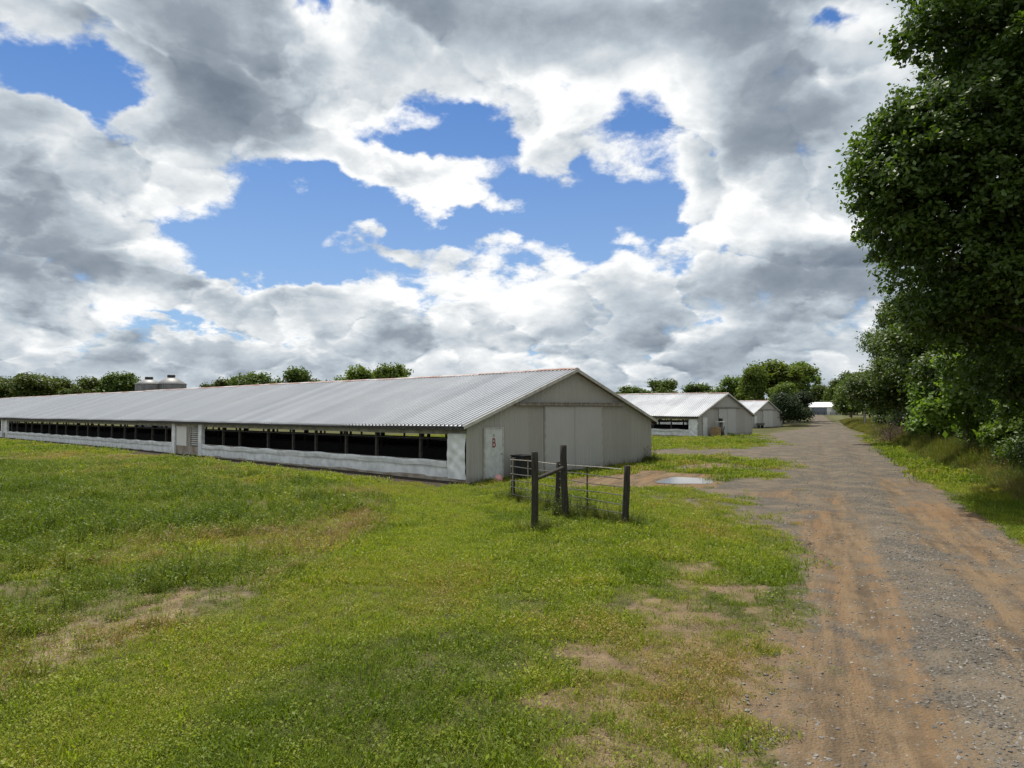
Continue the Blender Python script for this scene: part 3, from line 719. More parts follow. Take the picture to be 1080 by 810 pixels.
# two grain bins behind the first barn
def build_bin(x, y, r, eave, top, label):
    root = empty('grain_bin', (x, y, 0), 0, label, 'grain bin', 'grain bins beyond the barn roof')
    prof = []; z = -0.6
    while z < eave: prof += [(r, z), (r+0.025, z+0.05)]; z += 0.10
    MB().lathe(prof+[(r, eave)], 40).build('body', M['bin_wall'], root)
    MB().lathe([(r+0.12, eave-0.03), (r+0.12, eave), (0.50, top), (0.0, top)], 40).build('roof', M['bin_roof'], root)
    MB().lathe([(0.62, top-0.05), (0.62, top+0.32), (0.55, top+0.36), (0.0, top+0.38)], 20).build('cap', M['black'], root)
    lad = MB(); 
    for s in (-0.18, 0.18): lad.tube([(s, -r-0.09, 0), (s, -r-0.09, eave)], 0.02, 6)
    q = 0.3
    while q < eave: lad.tube([(-0.18, -r-0.09, q), (0.18, -r-0.09, q)], 0.013, 6); q += 0.3
    lad.build('ladder', M['steel'], root)
build_bin(-59.6, 112, 2.0, 6.75, 7.55, 'left grain bin with a cone lid showing over the barn roof')
build_bin(-56.7, 113.5, 2.3, 6.8, 7.95, 'right and slightly taller grain bin with a cone lid over the barn roof')

# ================================================================== the little pen by the barn's end
def P3(px, py_base, z=None):
    x, y = G(px, py_base); return x, y
def wobble_post(x, y, h_, r, seed, lean=(0, 0)):
    rr = np.random.default_rng(seed); pts = []; rad = []
    for i in range(8):
        f = i/7; pts.append((lean[0]*f+rr.uniform(-.008,.008), lean[1]*f+rr.uniform(-.008,.008), -0.5+f*(h_+0.5))); rad.append(r*(1.06-0.10*f)*rr.uniform(0.96, 1.04))
    pts.append((pts[-1][0], pts[-1][1], h_+0.012)); rad.append(r*0.8)
    return MB().tube(pts, rad, 12)
pen = empty('rail_fence', (2.74, 16.7, 0), 0, 'pipe rail pen fence with three short dark posts in front of the barn', 'fence')
ends = [(0.03, 21.2), (1.24, 18.95), (2.74, 16.7)]
hs = [1.27, 1.33, 1.40]
for i, ((x, y), hh) in enumerate(zip(ends, hs)):
    o = wobble_post(x, y, hh, (0.065, 0.072, 0.082)[i], i+1, ((0.02,0),(0.05,0.01),(0.06,-0.02))[i]).build('post', M['post_wood'], pen)
    o.location = (x-2.74, y-16.7, float(land(x, y)))
tp = MB().box(-0.018, 0.018, -0.004, 0.004, -0.3, 1.33).box(-0.004, 0.004, 0.005, 0.035, -0.3, 1.33).build('t_post', M['post_wood'], pen); tp.location = (1.96-2.74, 17.87-16.7, 0)
tp2 = link('t_post', tp.data, None, pen); tp2.location = (0.62-2.74, 20.1-16.7, 0)
for k, z in enumerate((1.30, 1.09, 0.88, 0.67, 0.46, 0.25)):
    pts = []
    for f in np.linspace(0, 1, 15):
        x = 0.03+f*2.71; y = 21.2-f*4.5
        pts.append((x-2.74-0.07, y-16.7-0.07, z-0.06+0.10*f+0.012*math.sin(9*f+k*2)-0.008))
    MB().tube(pts, 0.013, 8).build('rail', M['rail'], pen)
for f in (0.035, 0.20):
    x = 0.03+f*2.71; y = 21.2-f*4.5
    MB().tube([(x-2.74-0.10, y-16.7-0.09, 0.20), (x-2.74-0.10, y-16.7-0.09, 1.30)], 0.016, 8).build('gate_upright', M['rail'], pen)
br = empty('post_brace', (0.53, 15.95, 0), 0, 'two tall dark wooden posts joined by a slanting brace rail', 'fence posts')
o = wobble_post(0, 0, 1.80, 0.083, 11, (0.0, 0.0)).build('post', M['post_wood'], br)
o = wobble_post(0, 0, 1.86, 0.090, 12, (-0.07, 0.0)).build('post', M['post_wood'], br); o.location = (0.86, 1.75, 0)
MB().tube([(0.02, 0.05, 1.17), (0.42, 0.85, 1.235), (0.80, 1.70, 1.30)], [0.045, 0.05, 0.045], 10).build('brace', M['post_wood'], br)

# things standing about
def local_pt(o, a, t): return (o[0]+a*GX[0]+t*LX[0], o[1]+a*GX[1]+t*LX[1])
x, y = local_pt(BARN1, 0.95, -0.75)
buoy = MB().lathe([(0, -0.02), (0.10, 0.0), (0.155, 0.06), (0.17, 0.13), (0.15, 0.20), (0.10, 0.25), (0.05, 0.272), (0.05, 0.30), (0.03, 0.31), (0, 0.31)], 20).build('pink_jug', M['pink'])
buoy.location = (x, y, float(land(x, y))); tag(buoy, 'faded pink plastic jug on the dirt beside the white barn door', 'jug')
x, y = local_pt(BARN1, 2.40, -0.8)
bn_ = empty('black_bin', (x, y, 0), GA, 'black plastic feed bin standing behind the left fence post', 'bin')
MB().box(-0.45, 0.12, -0.3, 0.3, 0.08, 0.92).box(0.12, 0.45, -0.3, 0.3, 0.08, 0.62).build('tub', M['black'], bn_, 0.02)
MB().box(-0.48, 0.13, -0.33, 0.33, 0.92, 0.96).build('lid', M['black'], bn_, 0.01)
for a, t in ((-0.42,-0.26),(0.34,-0.26),(-0.42,0.18),(0.34,0.18)): MB().box(a, a+0.08, t, t+0.08, -0.05, 0.08).build('foot', M['black'], bn_)
# at the middle barn's end: a crate and a small machine under a pale lid
x, y = local_pt(B2, 2.35, -0.8); zb = float(land(x, y))
cr_ = empty('wooden_crate', (x, y, zb), GA, 'orange brown wooden crate against the middle barn end wall', 'crate')
for i in range(4): MB().box(-0.45, 0.45, -0.36, -0.33, 0.05+i*0.24, 0.25+i*0.24).build('slat', M['orange_wood'], cr_)
MB().box(-0.45, -0.38, -0.33, 0.35, 0.0, 1.0).box(0.38, 0.45, -0.33, 0.35, 0.0, 1.0).box(-0.38, 0.38, 0.28, 0.35, 0.0, 1.0).box(-0.38, 0.38, -0.33, 0.28, 0.05, 0.10).build('frame', M['orange_wood'], cr_)
x, y = local_pt(B2, 3.55, -0.8); zb = float(land(x, y))
mc = empty('generator', (x, y, zb), GA, 'dark machine under a pale flat lid beside the orange crate', 'machine')
MB().box(-0.28, 0.28, -0.25, 0.25, 0.0, 0.55).build('engine', M['black'], mc, 0.03)
MB().box(-0.10, 0.22, -0.14, 0.14, 0.55, 1.50).build('housing', M['bin_wall'], mc, 0.02)
MB().box(-0.65, 0.42, -0.3, 0.3, 1.50, 1.57).build('lid', M['white_door'], mc, 0.01)
MB().box(-0.18, 0.14, -0.16, 0.16, 1.57, 1.92).build('control_box', M['black'], mc, 0.02)
for q, rr_ in (([(0.25, -0.1, 0.5), (0.5, -0.1, 0.75), (0.62, -0.1, 1.0)], 0.05), ([(0.25, 0.1, 0.2), (0.6, 0.1, 0.35), (0.85, 0.1, 0.3)], 0.08)): MB().tube(q, rr_, 8).build('hose', M['black'], mc)
x, y = local_pt(B3, 1.6, -0.8); zb = float(land(x, y))
dm_ = empty('feed_trough', (x, y, zb+0.1), GA, 'grey trough standing at the left of the third barn end wall', 'trough')
MB().add([(-0.9,-0.25,0.35),(0.9,-0.25,0.35),(0.9,0.25,0.35),(-0.9,0.25,0.35),(-1.0,-0.4,0.75),(1.0,-0.4,0.75),(1.0,0.4,0.75),(-1.0,0.4,0.75)],[(0,3,2,1),(0,1,5,4),(1,2,6,5),(2,3,7,6),(3,0,4,7)]).build('pan', M['bin_wall'], dm_)
for a in (-0.8, 0.72): MB().box(a, a+0.08, -0.22, 0.22, -0.2, 0.35).build('leg', M['black'], dm_)
# low rail fence across the far end of the road
ff = empty('far_fence', (95, 221, 0.45), 0, 'low dark rail fence across the far end of the road', 'fence')
for k in range(9):
    o = MB().box(-0.06, 0.06, -0.06, 0.06, -0.4, 1.1).build('post', M['post_wood'], ff) if k == 0 else link('post', fpm, None, ff)
    if k == 0: fpm = o.data
    o.location = (k*2.0, 0, 0)
for z in (0.45, 0.95): MB().box(-0.1, 16.1, -0.08, -0.05, z, z+0.12).build('rail', M['post_wood'], ff)
# bare utility pole among the trees on the right
up = empty('utility_pole', (54.2, 105, float(land(54.2, 105))), 0, 'bare grey utility pole among the trees right of the road', 'pole')
MB().tube([(0, 0, -0.8), (0, 0, 8.6)], [0.17, 0.12], 12).build('shaft', M['old_wood'], up)
MB().box(-0.9, 0.9, 0.12, 0.22, 7.9, 8.02).build('crossarm', M['old_wood'], up)

# ================================================================== trees and bushes
def leaf_cloud(r, centers, per, spread, size, lobe_c=None, flat=0.75, up=0.55):
    """rhombic leaves gathered round twig ends: returns verts, faces, rnd"""
    n = len(centers)*per
    c = np.repeat(centers, per, 0); cr = np.repeat(r.random(len(centers)), per)
    sp = np.repeat(r.uniform(0.6, 1.35, len(centers)), per)[:, None]*spread
    off = r.normal(0, 1, (n, 3))*sp*np.array([1, 1, flat]); p = c+off
    mid = lobe_c if lobe_c is not None else centers.mean(0)
    o = p-mid; o /= np.linalg.norm(o, axis=1, keepdims=True)+1e-6
    nrm = o*0.5+np.array([0, 0, up])+r.normal(0, 0.55, (n, 3)); nrm /= np.linalg.norm(nrm, axis=1, keepdims=True)
    t = np.cross(nrm, r.normal(0, 1, (n, 3))); t /= np.linalg.norm(t, axis=1, keepdims=True)+1e-6
    b = np.cross(nrm, t)
    s = (size*r.uniform(0.6, 1.35, n))[:, None]
    v = np.stack([p-t*s*0.55, p+b*s*0.34-nrm*s*0.08, p+t*s*0.62-nrm*s*0.12, p-b*s*0.34-nrm*s*0.08], 1).reshape(-1, 3)
    f = np.arange(n*4).reshape(n, 4)
    rnd = np.clip(cr*0.55+r.random(n)*0.45, 0, 1)
    return v, f, np.repeat(rnd, 4)
def finish_leaves(name, V, Fc, Rn):
    off = 0; ff = []
    for v, f in zip(V, Fc): ff.append(f+off); off += len(v)
    me = mesh_np(name, np.concatenate(V), np.concatenate(ff), 4)
    at = me.attributes.new('rnd', 'FLOAT', 'POINT'); at.data.foreach_set('value', np.concatenate(Rn).astype(np.float32))
    return me
def crown_mesh(name, seed, lobes, n_cl, per, spread, size, inner=0.25):
    r = np.random.default_rng(seed); L = np.array(lobes, float)
    w = (L[:,3]*L[:,4]+L[:,4]*L[:,5]+L[:,3]*L[:,5]); w /= w.sum()
    V, F_, Rn = [], [], []
    for i, l in enumerate(L):
        k = max(4, int(n_cl*w[i]))
        d = r.normal(0, 1, (k*3, 3)); d[:, 2] = np.where(d[:, 2] < -0.35, -d[:, 2], d[:, 2]); d /= np.linalg.norm(d, axis=1, keepdims=True)
        # uneven outline: radius follows noise over the direction, leaving bays and spurs
        rad = 0.78+0.36*r.random(len(d))**1.5*(0.5+fbm(d[:,0]*2+i*7, d[:,1]*2+d[:,2]*1.7, 1.3, 3))
        c = l[:3]+d*rad[:, None]*l[3:6]
        keep = np.ones(len(c), bool)
        for j, m_ in enumerate(L):
            if j != i: keep &= (((c-m_[:3])/m_[3:6])**2).sum(1) > 0.62
        c = c[keep][:k]
        if len(c) == 0: continue
        v, f, rn = leaf_cloud(r, c, per, spread, size, l[:3]); V.append(v); F_.append(f); Rn.append(rn)
        ki = int(k*inner)
        if ki:
            d = r.normal(0, 1, (ki, 3)); d /= np.linalg.norm(d, axis=1, keepdims=True)
            c = l[:3]+d*(r.uniform(0.15, 0.75, (ki, 1)))*l[3:6]
            v, f, rn = leaf_cloud(r, c, max(4, per//2), spread*1.3, size*1.35, l[:3]); V.append(v); F_.append(f); Rn.append(rn*0.5)
    return finish_leaves(name, V, F_, Rn)
def trunk_mesh(name, seed, h_, r0, lobes, limbs=8):
    rr = np.random.default_rng(seed); mb = MB()
    top = h_*0.72; pts = []; rad = []
    dx, dy = rr.normal(0, 0.03, 2)*h_
    for i in range(8):
        f = i/7; pts.append((dx*f*f+rr.normal(0, .02)*f*h_*0.3, dy*f*f, -0.4+f*(top+0.4))); rad.append(r0*(1.25 if i == 0 else 1)*(1-0.75*f))
    mb.tube(pts, rad, 10)
    order = sorted(lobes, key=lambda l: -l[3])
    for k in range(limbs):
        l = order[k % len(order)]; f = rr.uniform(0.3, 0.85); i = f*7; a = Vector(pts[int(i)]).lerp(Vector(pts[min(7, int(i)+1)]), i-int(i))
        e = Vector((l[0], l[1], l[2]))+Vector(rr.normal(0, 0.35, 3))*l[3]
        m_ = a.lerp(e, 0.5)+Vector((0, 0, -0.06*h_*0.5))+Vector(rr.normal(0, 0.04, 3))*h_*0.3
        r1 = r0*(1-0.75*f)*0.6
        mb.tube([a, a.lerp(m_, 0.5), m_, m_.lerp(e, 0.5), e], [r1, r1*0.8, r1*0.6, r1*0.4, r1*0.12], 7)
    o = mb.build(name, M['bark']); me = o.data; bpy.data.objects.remove(o); return me
def tree(name, loc, cm, tm, lm, label, cat='tree', group=None, s=1.0, rz=0.0, sz=None):
    root = empty(name, (loc[0], loc[1], float(land(loc[0], loc[1]))-0.05), rz, label, cat, group)
    root.scale = (s, s, sz or s)
    if tm: link('trunk', tm, None, root)
    c = link('crown', cm, lm, root)
    if cm.materials[0] != lm: c.material_slots[0].link = 'OBJECT'; c.material_slots[0].material = lm
    return root

# -- the big tree leaning over the road's right side
T1 = (18.0, 20.6)
w1 = [(18.0,20.4,15.4,4.3,4.0,3.4),(13.9,20.6,10.8,2.6,2.8,1.7),(12.3,21.0,9.0,1.5,1.8,1.2),(14.9,21.2,7.2,2.9,3,2.0),(19.4,21,18.6,4.8,5,3.6),(17.4,18.9,11,3.6,3.6,3.6),
      (18.5,24,9,5,4,4),(17.9,19.6,7.0,3.6,3.4,2.6),(21.5,19,13,5,5,6),(16.2,20.0,13.2,2.2,2.2,1.7),(16.8,22.5,12.6,3.2,3.4,3.2),(16.4,18.8,8.6,2.4,2.2,2.2),(15.6,22.6,5.6,2.4,2.4,1.7),(17.8,20.8,4.6,2.8,2.4,1.9),(13.8,20.9,5.8,1.3,1.4,0.8),(17.4,22.8,3.6,2.4,2.2,1.8),
      (12.4,20.8,10.7,1.5,1.6,1.2),(11.9,20.6,9.9,1.4,1.4,1.1),(12.5,20.6,11.2,1.4,1.4,0.75),(12.4,21.0,8.0,1.4,1.5,1.0),(11.7,20.6,9.5,1.1,1.2,0.9),(13.6,20.4,9.4,2.2,2.2,2.0),(12.7,20.4,14.0,1.2,1.2,0.9),(13.4,20.4,15.7,1.5,1.3,1.1),(14.3,20.6,14.2,1.6,1.5,1.3),(13.9,19.2,8.3,1.3,1.2,0.9),(15.2,18.4,10.2,1.3,1.2,1.0),(14.9,18.6,12.6,1.2,1.2,0.9),(14.6,19.4,6.4,1.2,1.1,0.8)]
l1 = [(x-T1[0], y-T1[1], z, a, b_, c) for x, y, z, a, b_, c in w1]
big = tree('broadleaf_tree', T1, crown_mesh('crown', 21, l1, 2800, 58, 0.21, 0.15, 0.9), trunk_mesh('trunk', 3, 18, 0.42, l1, 13), M['leaf'],
           'huge dark broadleaf tree rising out of the picture at the right of the road')
# -- generic crowns, a few kinds
def rand_lobes(seed, h_, w, base, n):
    rr = np.random.default_rng(seed); L = [(0, 0, base+(h_-base)*0.48, w*0.48, w*0.48, (h_-base)*0.38)]
    lean = rr.uniform(0, 6.28)
    for i in range(n):
        a = rr.random()*6.283; f = rr.uniform(0.08, 1.0); z = base+(h_-base)*(0.14+0.76*f)
        rr_ = w*(0.72 if f < 0.6 else 0.42)*rr.uniform(0.45, 1.15)*(1+0.3*math.cos(a-lean))
        s = w*rr.uniform(0.20, 0.46)
        L.append((math.cos(a)*rr_, math.sin(a)*rr_, z+s*0.2*rr.normal(), s*rr.uniform(0.8, 1.3), s, s*rr.uniform(0.55, 0.95)))
    return L
KIND = {}
def kind(key, seed, h_, w, base, n, ncl, per, spread, size, r0, inner=0.25):
    L = rand_lobes(seed, h_, w, base, n)
    KIND[key] = (crown_mesh('crown', seed, L, ncl, per, spread, size, inner), trunk_mesh('trunk', seed, h_, r0, L, 7))
kind('mid_a', 31, 12, 4.2, 1.0, 18, 1500, 30, 0.32, 0.20, 0.22, 0.4)
kind('mid_b', 32, 12, 4.6, 0.8, 20, 1500, 30, 0.34, 0.20, 0.24, 0.4)
kind('shrub_a', 33, 3.6, 1.9, 0.1, 8, 620, 26, 0.22, 0.13, 0.06, 0.4)
kind('shrub_b', 34, 3.0, 2.1, 0.0, 9, 620, 26, 0.22, 0.12, 0.06, 0.4)
kind('sapling', 35, 5.2, 1.6, 0.8, 8, 300, 22, 0.24, 0.22, 0.05, 0.15)
kind('far_a', 36, 10, 4.6, 0.8, 16, 520, 20, 0.42, 0.44, 0.25)
kind('far_b', 37, 10, 5.4, 0.6, 20, 560, 20, 0.42, 0.44, 0.25)
kind('far_c', 38, 10, 3.6, 1.0, 14, 400, 18, 0.40, 0.42, 0.22, 0.1)
kind('far_open', 39, 10, 3.4, 3.0, 14, 430, 18, 0.36, 0.40, 0.20, 0.0)
for key, X, Y, hh, rz, lm, label in (
    ('mid_a', 25.8, 31.5, 13.5, 1.0, 'leaf', 'tall dark tree close behind the huge tree on the right'),
    ('mid_b', 29.5, 43.0, 12.0, 2.2, 'leaf', 'dark bushy tree behind the bright sapling on the right'),
    ('mid_a', 30.6, 51.5, 11.6, 3.9, 'leaf', 'tree whose left edge hangs over the dead brush on the right'),
    ('mid_b', 37.6, 66.0, 10.6, 0.4, 'leaf', 'fifth tree along the right edge of the road, beyond the dead brush'),
    ('mid_a', 47.2, 84.0, 9.5, 5.1, 'leaf', 'sixth tree along the right of the road, near the bare pole'),
    ('far_b', 57.5, 106.0, 9.5, 2.5, 'leaf_far', 'round tree just right of the bare utility pole'),
    ('far_a', 66.0, 128.0, 9.5, 1.5, 'leaf_far', 'tree left of the bare pole on the right roadside'),
    ('far_b', 82.0, 165.0, 9.0, 3.5, 'leaf_far', 'far roadside tree right of the white shed, nearer the road'),
    ('far_c', 99.0, 200.0, 9.5, 4.5, 'leaf_far', 'farthest slim roadside tree right of the white shed')):
    tree('roadside_tree', (X, Y), KIND[key][0], KIND[key][1], M[lm], label, 'tree', 'trees along the right of the road', hh/(12 if key[:3] == 'mid' else 10), rz)
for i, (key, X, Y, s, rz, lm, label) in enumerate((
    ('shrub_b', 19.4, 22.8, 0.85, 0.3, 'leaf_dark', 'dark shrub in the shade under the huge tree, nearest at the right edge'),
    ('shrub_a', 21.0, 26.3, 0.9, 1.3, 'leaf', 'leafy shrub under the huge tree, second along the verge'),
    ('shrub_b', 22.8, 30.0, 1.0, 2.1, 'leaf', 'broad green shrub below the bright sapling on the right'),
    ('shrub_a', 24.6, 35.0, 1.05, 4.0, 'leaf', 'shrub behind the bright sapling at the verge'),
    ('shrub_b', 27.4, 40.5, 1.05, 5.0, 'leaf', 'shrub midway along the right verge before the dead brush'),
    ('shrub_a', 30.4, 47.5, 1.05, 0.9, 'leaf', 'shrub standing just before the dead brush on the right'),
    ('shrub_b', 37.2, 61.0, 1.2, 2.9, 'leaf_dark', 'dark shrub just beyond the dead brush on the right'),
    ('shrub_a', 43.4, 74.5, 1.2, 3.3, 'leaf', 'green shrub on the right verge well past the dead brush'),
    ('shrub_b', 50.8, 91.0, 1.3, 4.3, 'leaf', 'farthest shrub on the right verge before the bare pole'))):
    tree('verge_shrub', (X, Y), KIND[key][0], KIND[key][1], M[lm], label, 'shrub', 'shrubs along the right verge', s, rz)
for X, Y, s, rz, label in ((21.9, 32.8, 1.05, 0.5, 'bright green big leaved sapling leaning out of the dark trees'),
                           (20.9, 28.0, 0.85, 2.0, 'smaller pale green sapling in front of the dark tree wall'),
                           (26.2, 42.8, 0.95, 3.3, 'slim pale sapling left of the bright big leaved one')):
    tree('sapling', (X, Y), KIND['sapling'][0], KIND['sapling'][1], M['leaf_lite'], label, 'sapling', 'pale saplings before the tree wall', s, rz)
# far trees beyond the barns: px of middle, px of top, distance, kind
def far_tree(px, ytop, Y, key, rz, label, lm='leaf_far', wide=1.0, group='trees beyond the barns'):
    X = (px-540)/720*Y; z0 = float(land(X, Y)); hh = CAM_Z+(430-ytop)*Y/720-z0
    o = tree('far_tree', (X, Y), KIND[key][0], KIND[key][1], M[lm], label, 'tree', group, hh/10*wide, rz, hh/10); return o
far_tree(6, 396, 165, 'far_b', 0.2, 'dark far tree at the left picture edge beyond the barn roof', wide=1.05)
far_tree(38, 392, 160, 'far_b', 1.2, 'broad dark far tree, second from the left edge', wide=1.15)
far_tree(62, 399, 168, 'far_a', 2.2, 'low far tree just right of the broad dark one at far left')
far_tree(92, 399, 158, 'far_a', 3.1, 'far tree left of the grain bins with a low rounded top')
far_tree(124, 391, 160, 'far_b', 4.0, 'tallest of the far trees left of the grain bins', wide=1.05)
far_tree(143, 399, 166, 'far_c', 0.8, 'small far tree touching the left grain bin')
far_tree(192, 407, 170, 'far_c', 2.8, 'low far tree peeping out right of the grain bins')
far_tree(238, 400, 160, 'far_a', 5.0, 'low far tree at the left of the middle tree group behind the roof')
far_tree(266, 391, 156, 'far_b', 5.7, 'broad dark far tree behind the middle of the barn roof', wide=1.0)
far_tree(314, 389, 150, 'far_a', 1.9, 'pointed far tree between the broad dark one and the light green pair', wide=0.8)
far_tree(341, 399, 158, 'far_c', 0.4, 'small low far tree left of the light green pair')
far_tree(378, 388, 118, 'far_a', 2.4, 'left one of the light green pair behind the barn roof', 'leaf_mid', 0.95)
far_tree(411, 382, 114, 'far_b', 3.3, 'right and taller one of the light green pair behind the barn roof', 'leaf_mid', 0.8)
for px, yt, key, rz, label in ((20,402,'far_a',2.0,'low ragged tree between the two leftmost far trees'),(78,403,'far_c',0.3,'low tree filling the dip right of the broad dark far tree'),(108,398,'far_open',1.0,'gappy tree beside the tallest one left of the grain bins'),
        (222,405,'far_a',4.1,'lowest tree at the left end of the middle group behind the roof'),(288,399,'far_c',2.6,'low tree between the broad dark one and the pointed one'),(332,397,'far_open',3.0,'thin tree right of the pointed far tree'),(362,395,'far_c',5.5,'low tree at the left of the light green pair')):
    far_tree(px, yt, 172, key, rz, label)
far_tree(668, 406, 150, 'far_b', 1.1, 'low far tree over the middle barn, nearest the first gable', wide=1.25)
far_tree(697, 401, 150, 'far_a', 2.9, 'taller far tree over the middle barn roof', wide=1.2)
far_tree(735, 405, 160, 'far_a', 4.4, 'far tree over the middle barn near its gable', wide=1.25)
far_tree(752, 412, 190, 'far_b', 0.6, 'lowest far tree, at the middle barn gable peak')
far_tree(776, 398, 150, 'far_a', 0.9, 'tree rising behind the third barn roof, leftmost of the clump', lm='leaf_mid', group='clump of trees by the third barn', wide=0.9)
far_tree(794, 380, 143, 'far_c', 5.2, 'full green tree of the clump behind the third barn', lm='leaf_mid', group='clump of trees by the third barn', wide=0.75)
far_tree(816, 376, 150, 'far_open', 2.3, 'open topped tree in the middle of the clump by the third barn', lm='leaf_mid', group='clump of trees by the third barn', wide=1.2)
far_tree(826, 402, 138, 'far_b', 3.7, 'low bright green tree in front of the clump by the third barn', 'leaf_mid', 0.9, group='clump of trees by the third barn')
far_tree(841, 378, 158, 'far_open', 4.9, 'tall thin gappy tree left of the white shed', lm='leaf_mid', group='clump of trees by the third barn', wide=1.0)
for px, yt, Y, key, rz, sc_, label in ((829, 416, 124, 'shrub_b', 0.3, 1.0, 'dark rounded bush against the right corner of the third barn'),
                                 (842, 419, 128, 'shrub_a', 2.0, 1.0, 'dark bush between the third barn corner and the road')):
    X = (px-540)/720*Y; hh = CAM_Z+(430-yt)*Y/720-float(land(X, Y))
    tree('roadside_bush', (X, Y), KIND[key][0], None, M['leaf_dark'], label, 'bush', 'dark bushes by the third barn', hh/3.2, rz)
far_tree(866, 404, 262, 'far_b', 0.5, 'dark tree behind the white shed roof', group='trees behind the white shed')
far_tree(852, 415, 268, 'far_a', 1.5, 'low tree behind the left end of the white shed', group='trees behind the white shed')
far_tree(886, 398, 236, 'far_b', 2.5, 'tall tree standing right of the white shed', group='trees behind the white shed', wide=0.85)
far_tree(900, 393, 225, 'far_a', 3.5, 'tree farther right of the white shed with a high crown', group='trees behind the white shed')
# dead brush on the verge
bx, by = 32.0, 55.5
rr = np.random.default_rng(77); mb = MB()
for k in range(170):
    a = rr.random()*6.283; e = rr.uniform(0.2, 1.2); l = rr.uniform(1.2, 3.0); s = Vector((rr.normal(0, 0.9), rr.normal(0, 1.2), -0.05))
    d = Vector((math.cos(a)*math.cos(e), math.sin(a)*math.cos(e), math.sin(e)))
    m_ = s+d*l*0.5+Vector(rr.normal(0, .12, 3)); t_ = s+d*l+Vector((0, 0, -0.25))
    mb.tube([s, m_, t_], [0.03, 0.02, 0.006], 4, False)
    for q in range(2):
        e2 = m_.lerp(t_, rr.random())+Vector(rr.normal(0, .3, 3)); mb.tube([m_.lerp(t_, 0.2), e2], [0.012, 0.004], 3, False)
o = mb.build('brush_pile', M['brush']); o.location = (bx, by, float(land(bx, by))); tag(o, 'brown dead brush heaped at the verge below the right hand trees', 'brush')
# the woods closing the horizon far off
r = np.random.default_rng(5)
n = 2600; ang = r.uniform(-1.35, 1.35, n); dist = r.uniform(330, 420, n)
cx, cy = np.sin(ang)*dist, np.cos(ang)*dist
cz = 1.0+r.random(n)**0.7*(3.5+4.0*fbm(ang*9, dist*0.0, 1.0, 3))
v, f, rn = leaf_cloud(r, np.stack([cx, cy, cz], 1), 16, 1.5, 1.5, np.array([0, 380, -40]))
tag(link('far_woods', finish_leaves('far_woods', [v], [f], [rn]), M['leaf_far']), kind='stuff')

# ================================================================== grass, weeds and stones
def mat_blade(name, c, c2, dry, trans=0.35):
    m, h, b, out = material(name)
    rn = h.node('ShaderNodeAttribute', attribute_name='rnd').outputs['Fac']
    ti = h.node('ShaderNodeAttribute', attribute_name='tint', attribute_type='INSTANCER').outputs['Fac']
    col = h.mix(rn, rgb(*c), rgb(*c2))
    col = h.mix(h.ramp(ti, 0.30, 0.0), col, h.mix(1.0, col, rgb(0.52, 0.60, 0.60), 'MULTIPLY'))
    col = h.mix(h.ramp(h.math('ADD', ti, h.math('MULTIPLY', h.math('SUBTRACT', rn, 0.5), 0.8)), 0.35, 0.9), col, rgb(*dry))
    h.put(b.inputs['Base Color'], col); b.inputs['Roughness'].default_value = 0.55; b.inputs['Specular IOR Level'].default_value = 0.25
    tr = h.node('ShaderNodeBsdfTranslucent'); h.put(tr.inputs[0], h.mix(1.0, col, rgb(1.25, 1.3, 0.6), 'MULTIPLY'))
    mx = h.node('ShaderNodeMixShader'); mx.inputs[0].default_value = trans
    h.put(mx.inputs[1], b.outputs[0]); h.put(mx.inputs[2], tr.outputs[0]); h.put(out.inputs[0], mx.outputs[0])
    return m
M['blade'] = mat_blade('grass blade', (0.125,0.178,0.010), (0.290,0.345,0.028), (0.30,0.215,0.075), 0.45)
M['weed'] = mat_blade('weed blade', (0.100,0.148,0.012), (0.225,0.275,0.030), (0.27,0.195,0.105), 0.40)
M['verge'] = mat_blade('verge blade', (0.085,0.108,0.016), (0.180,0.200,0.038), (0.26,0.19,0.085), 0.38)

def blades(seed, n, rad, h0, h1, w, lean, curve=0.5):
    """n curved blades rooted in a disc: three triangles each"""
    r = np.random.default_rng(seed)
    a = r.random(n)*6.283; q = np.sqrt(r.random(n))*rad; root = np.stack([np.cos(a)*q, np.sin(a)*q, np.full(n, -0.02)], 1)
    d = r.random(n)*6.283; dr = np.stack([np.cos(d), np.sin(d), np.zeros(n)], 1); sd_ = np.stack([-np.sin(d+r.normal(0, .7, n)), np.cos(d+r.normal(0, .7, n)), np.zeros(n)], 1)
    hh = r.uniform(h0, h1, n)[:, None]; ln = (r.random(n)*lean)[:, None]; ww = (w*r.uniform(0.6, 1.3, n))[:, None]
    up = np.array([0, 0, 1.0])
    m_ = root+up*hh*0.55+dr*ln*hh*0.35; t_ = root+up*hh*(1-0.35*ln*curve)+dr*ln*hh*(0.8+curve*0.4)
    v = np.stack([root-sd_*ww*0.5, root+sd_*ww*0.5, m_-sd_*ww*0.42, m_+sd_*ww*0.42, t_], 1).reshape(-1, 3)
    b0 = np.arange(n)[:, None]*5
    f = np.concatenate([b0+np.array([0, 1, 3]), b0+np.array([0, 3, 2]), b0+np.array([2, 3, 4])])
    return v, f, np.repeat(r.random(n), 5)
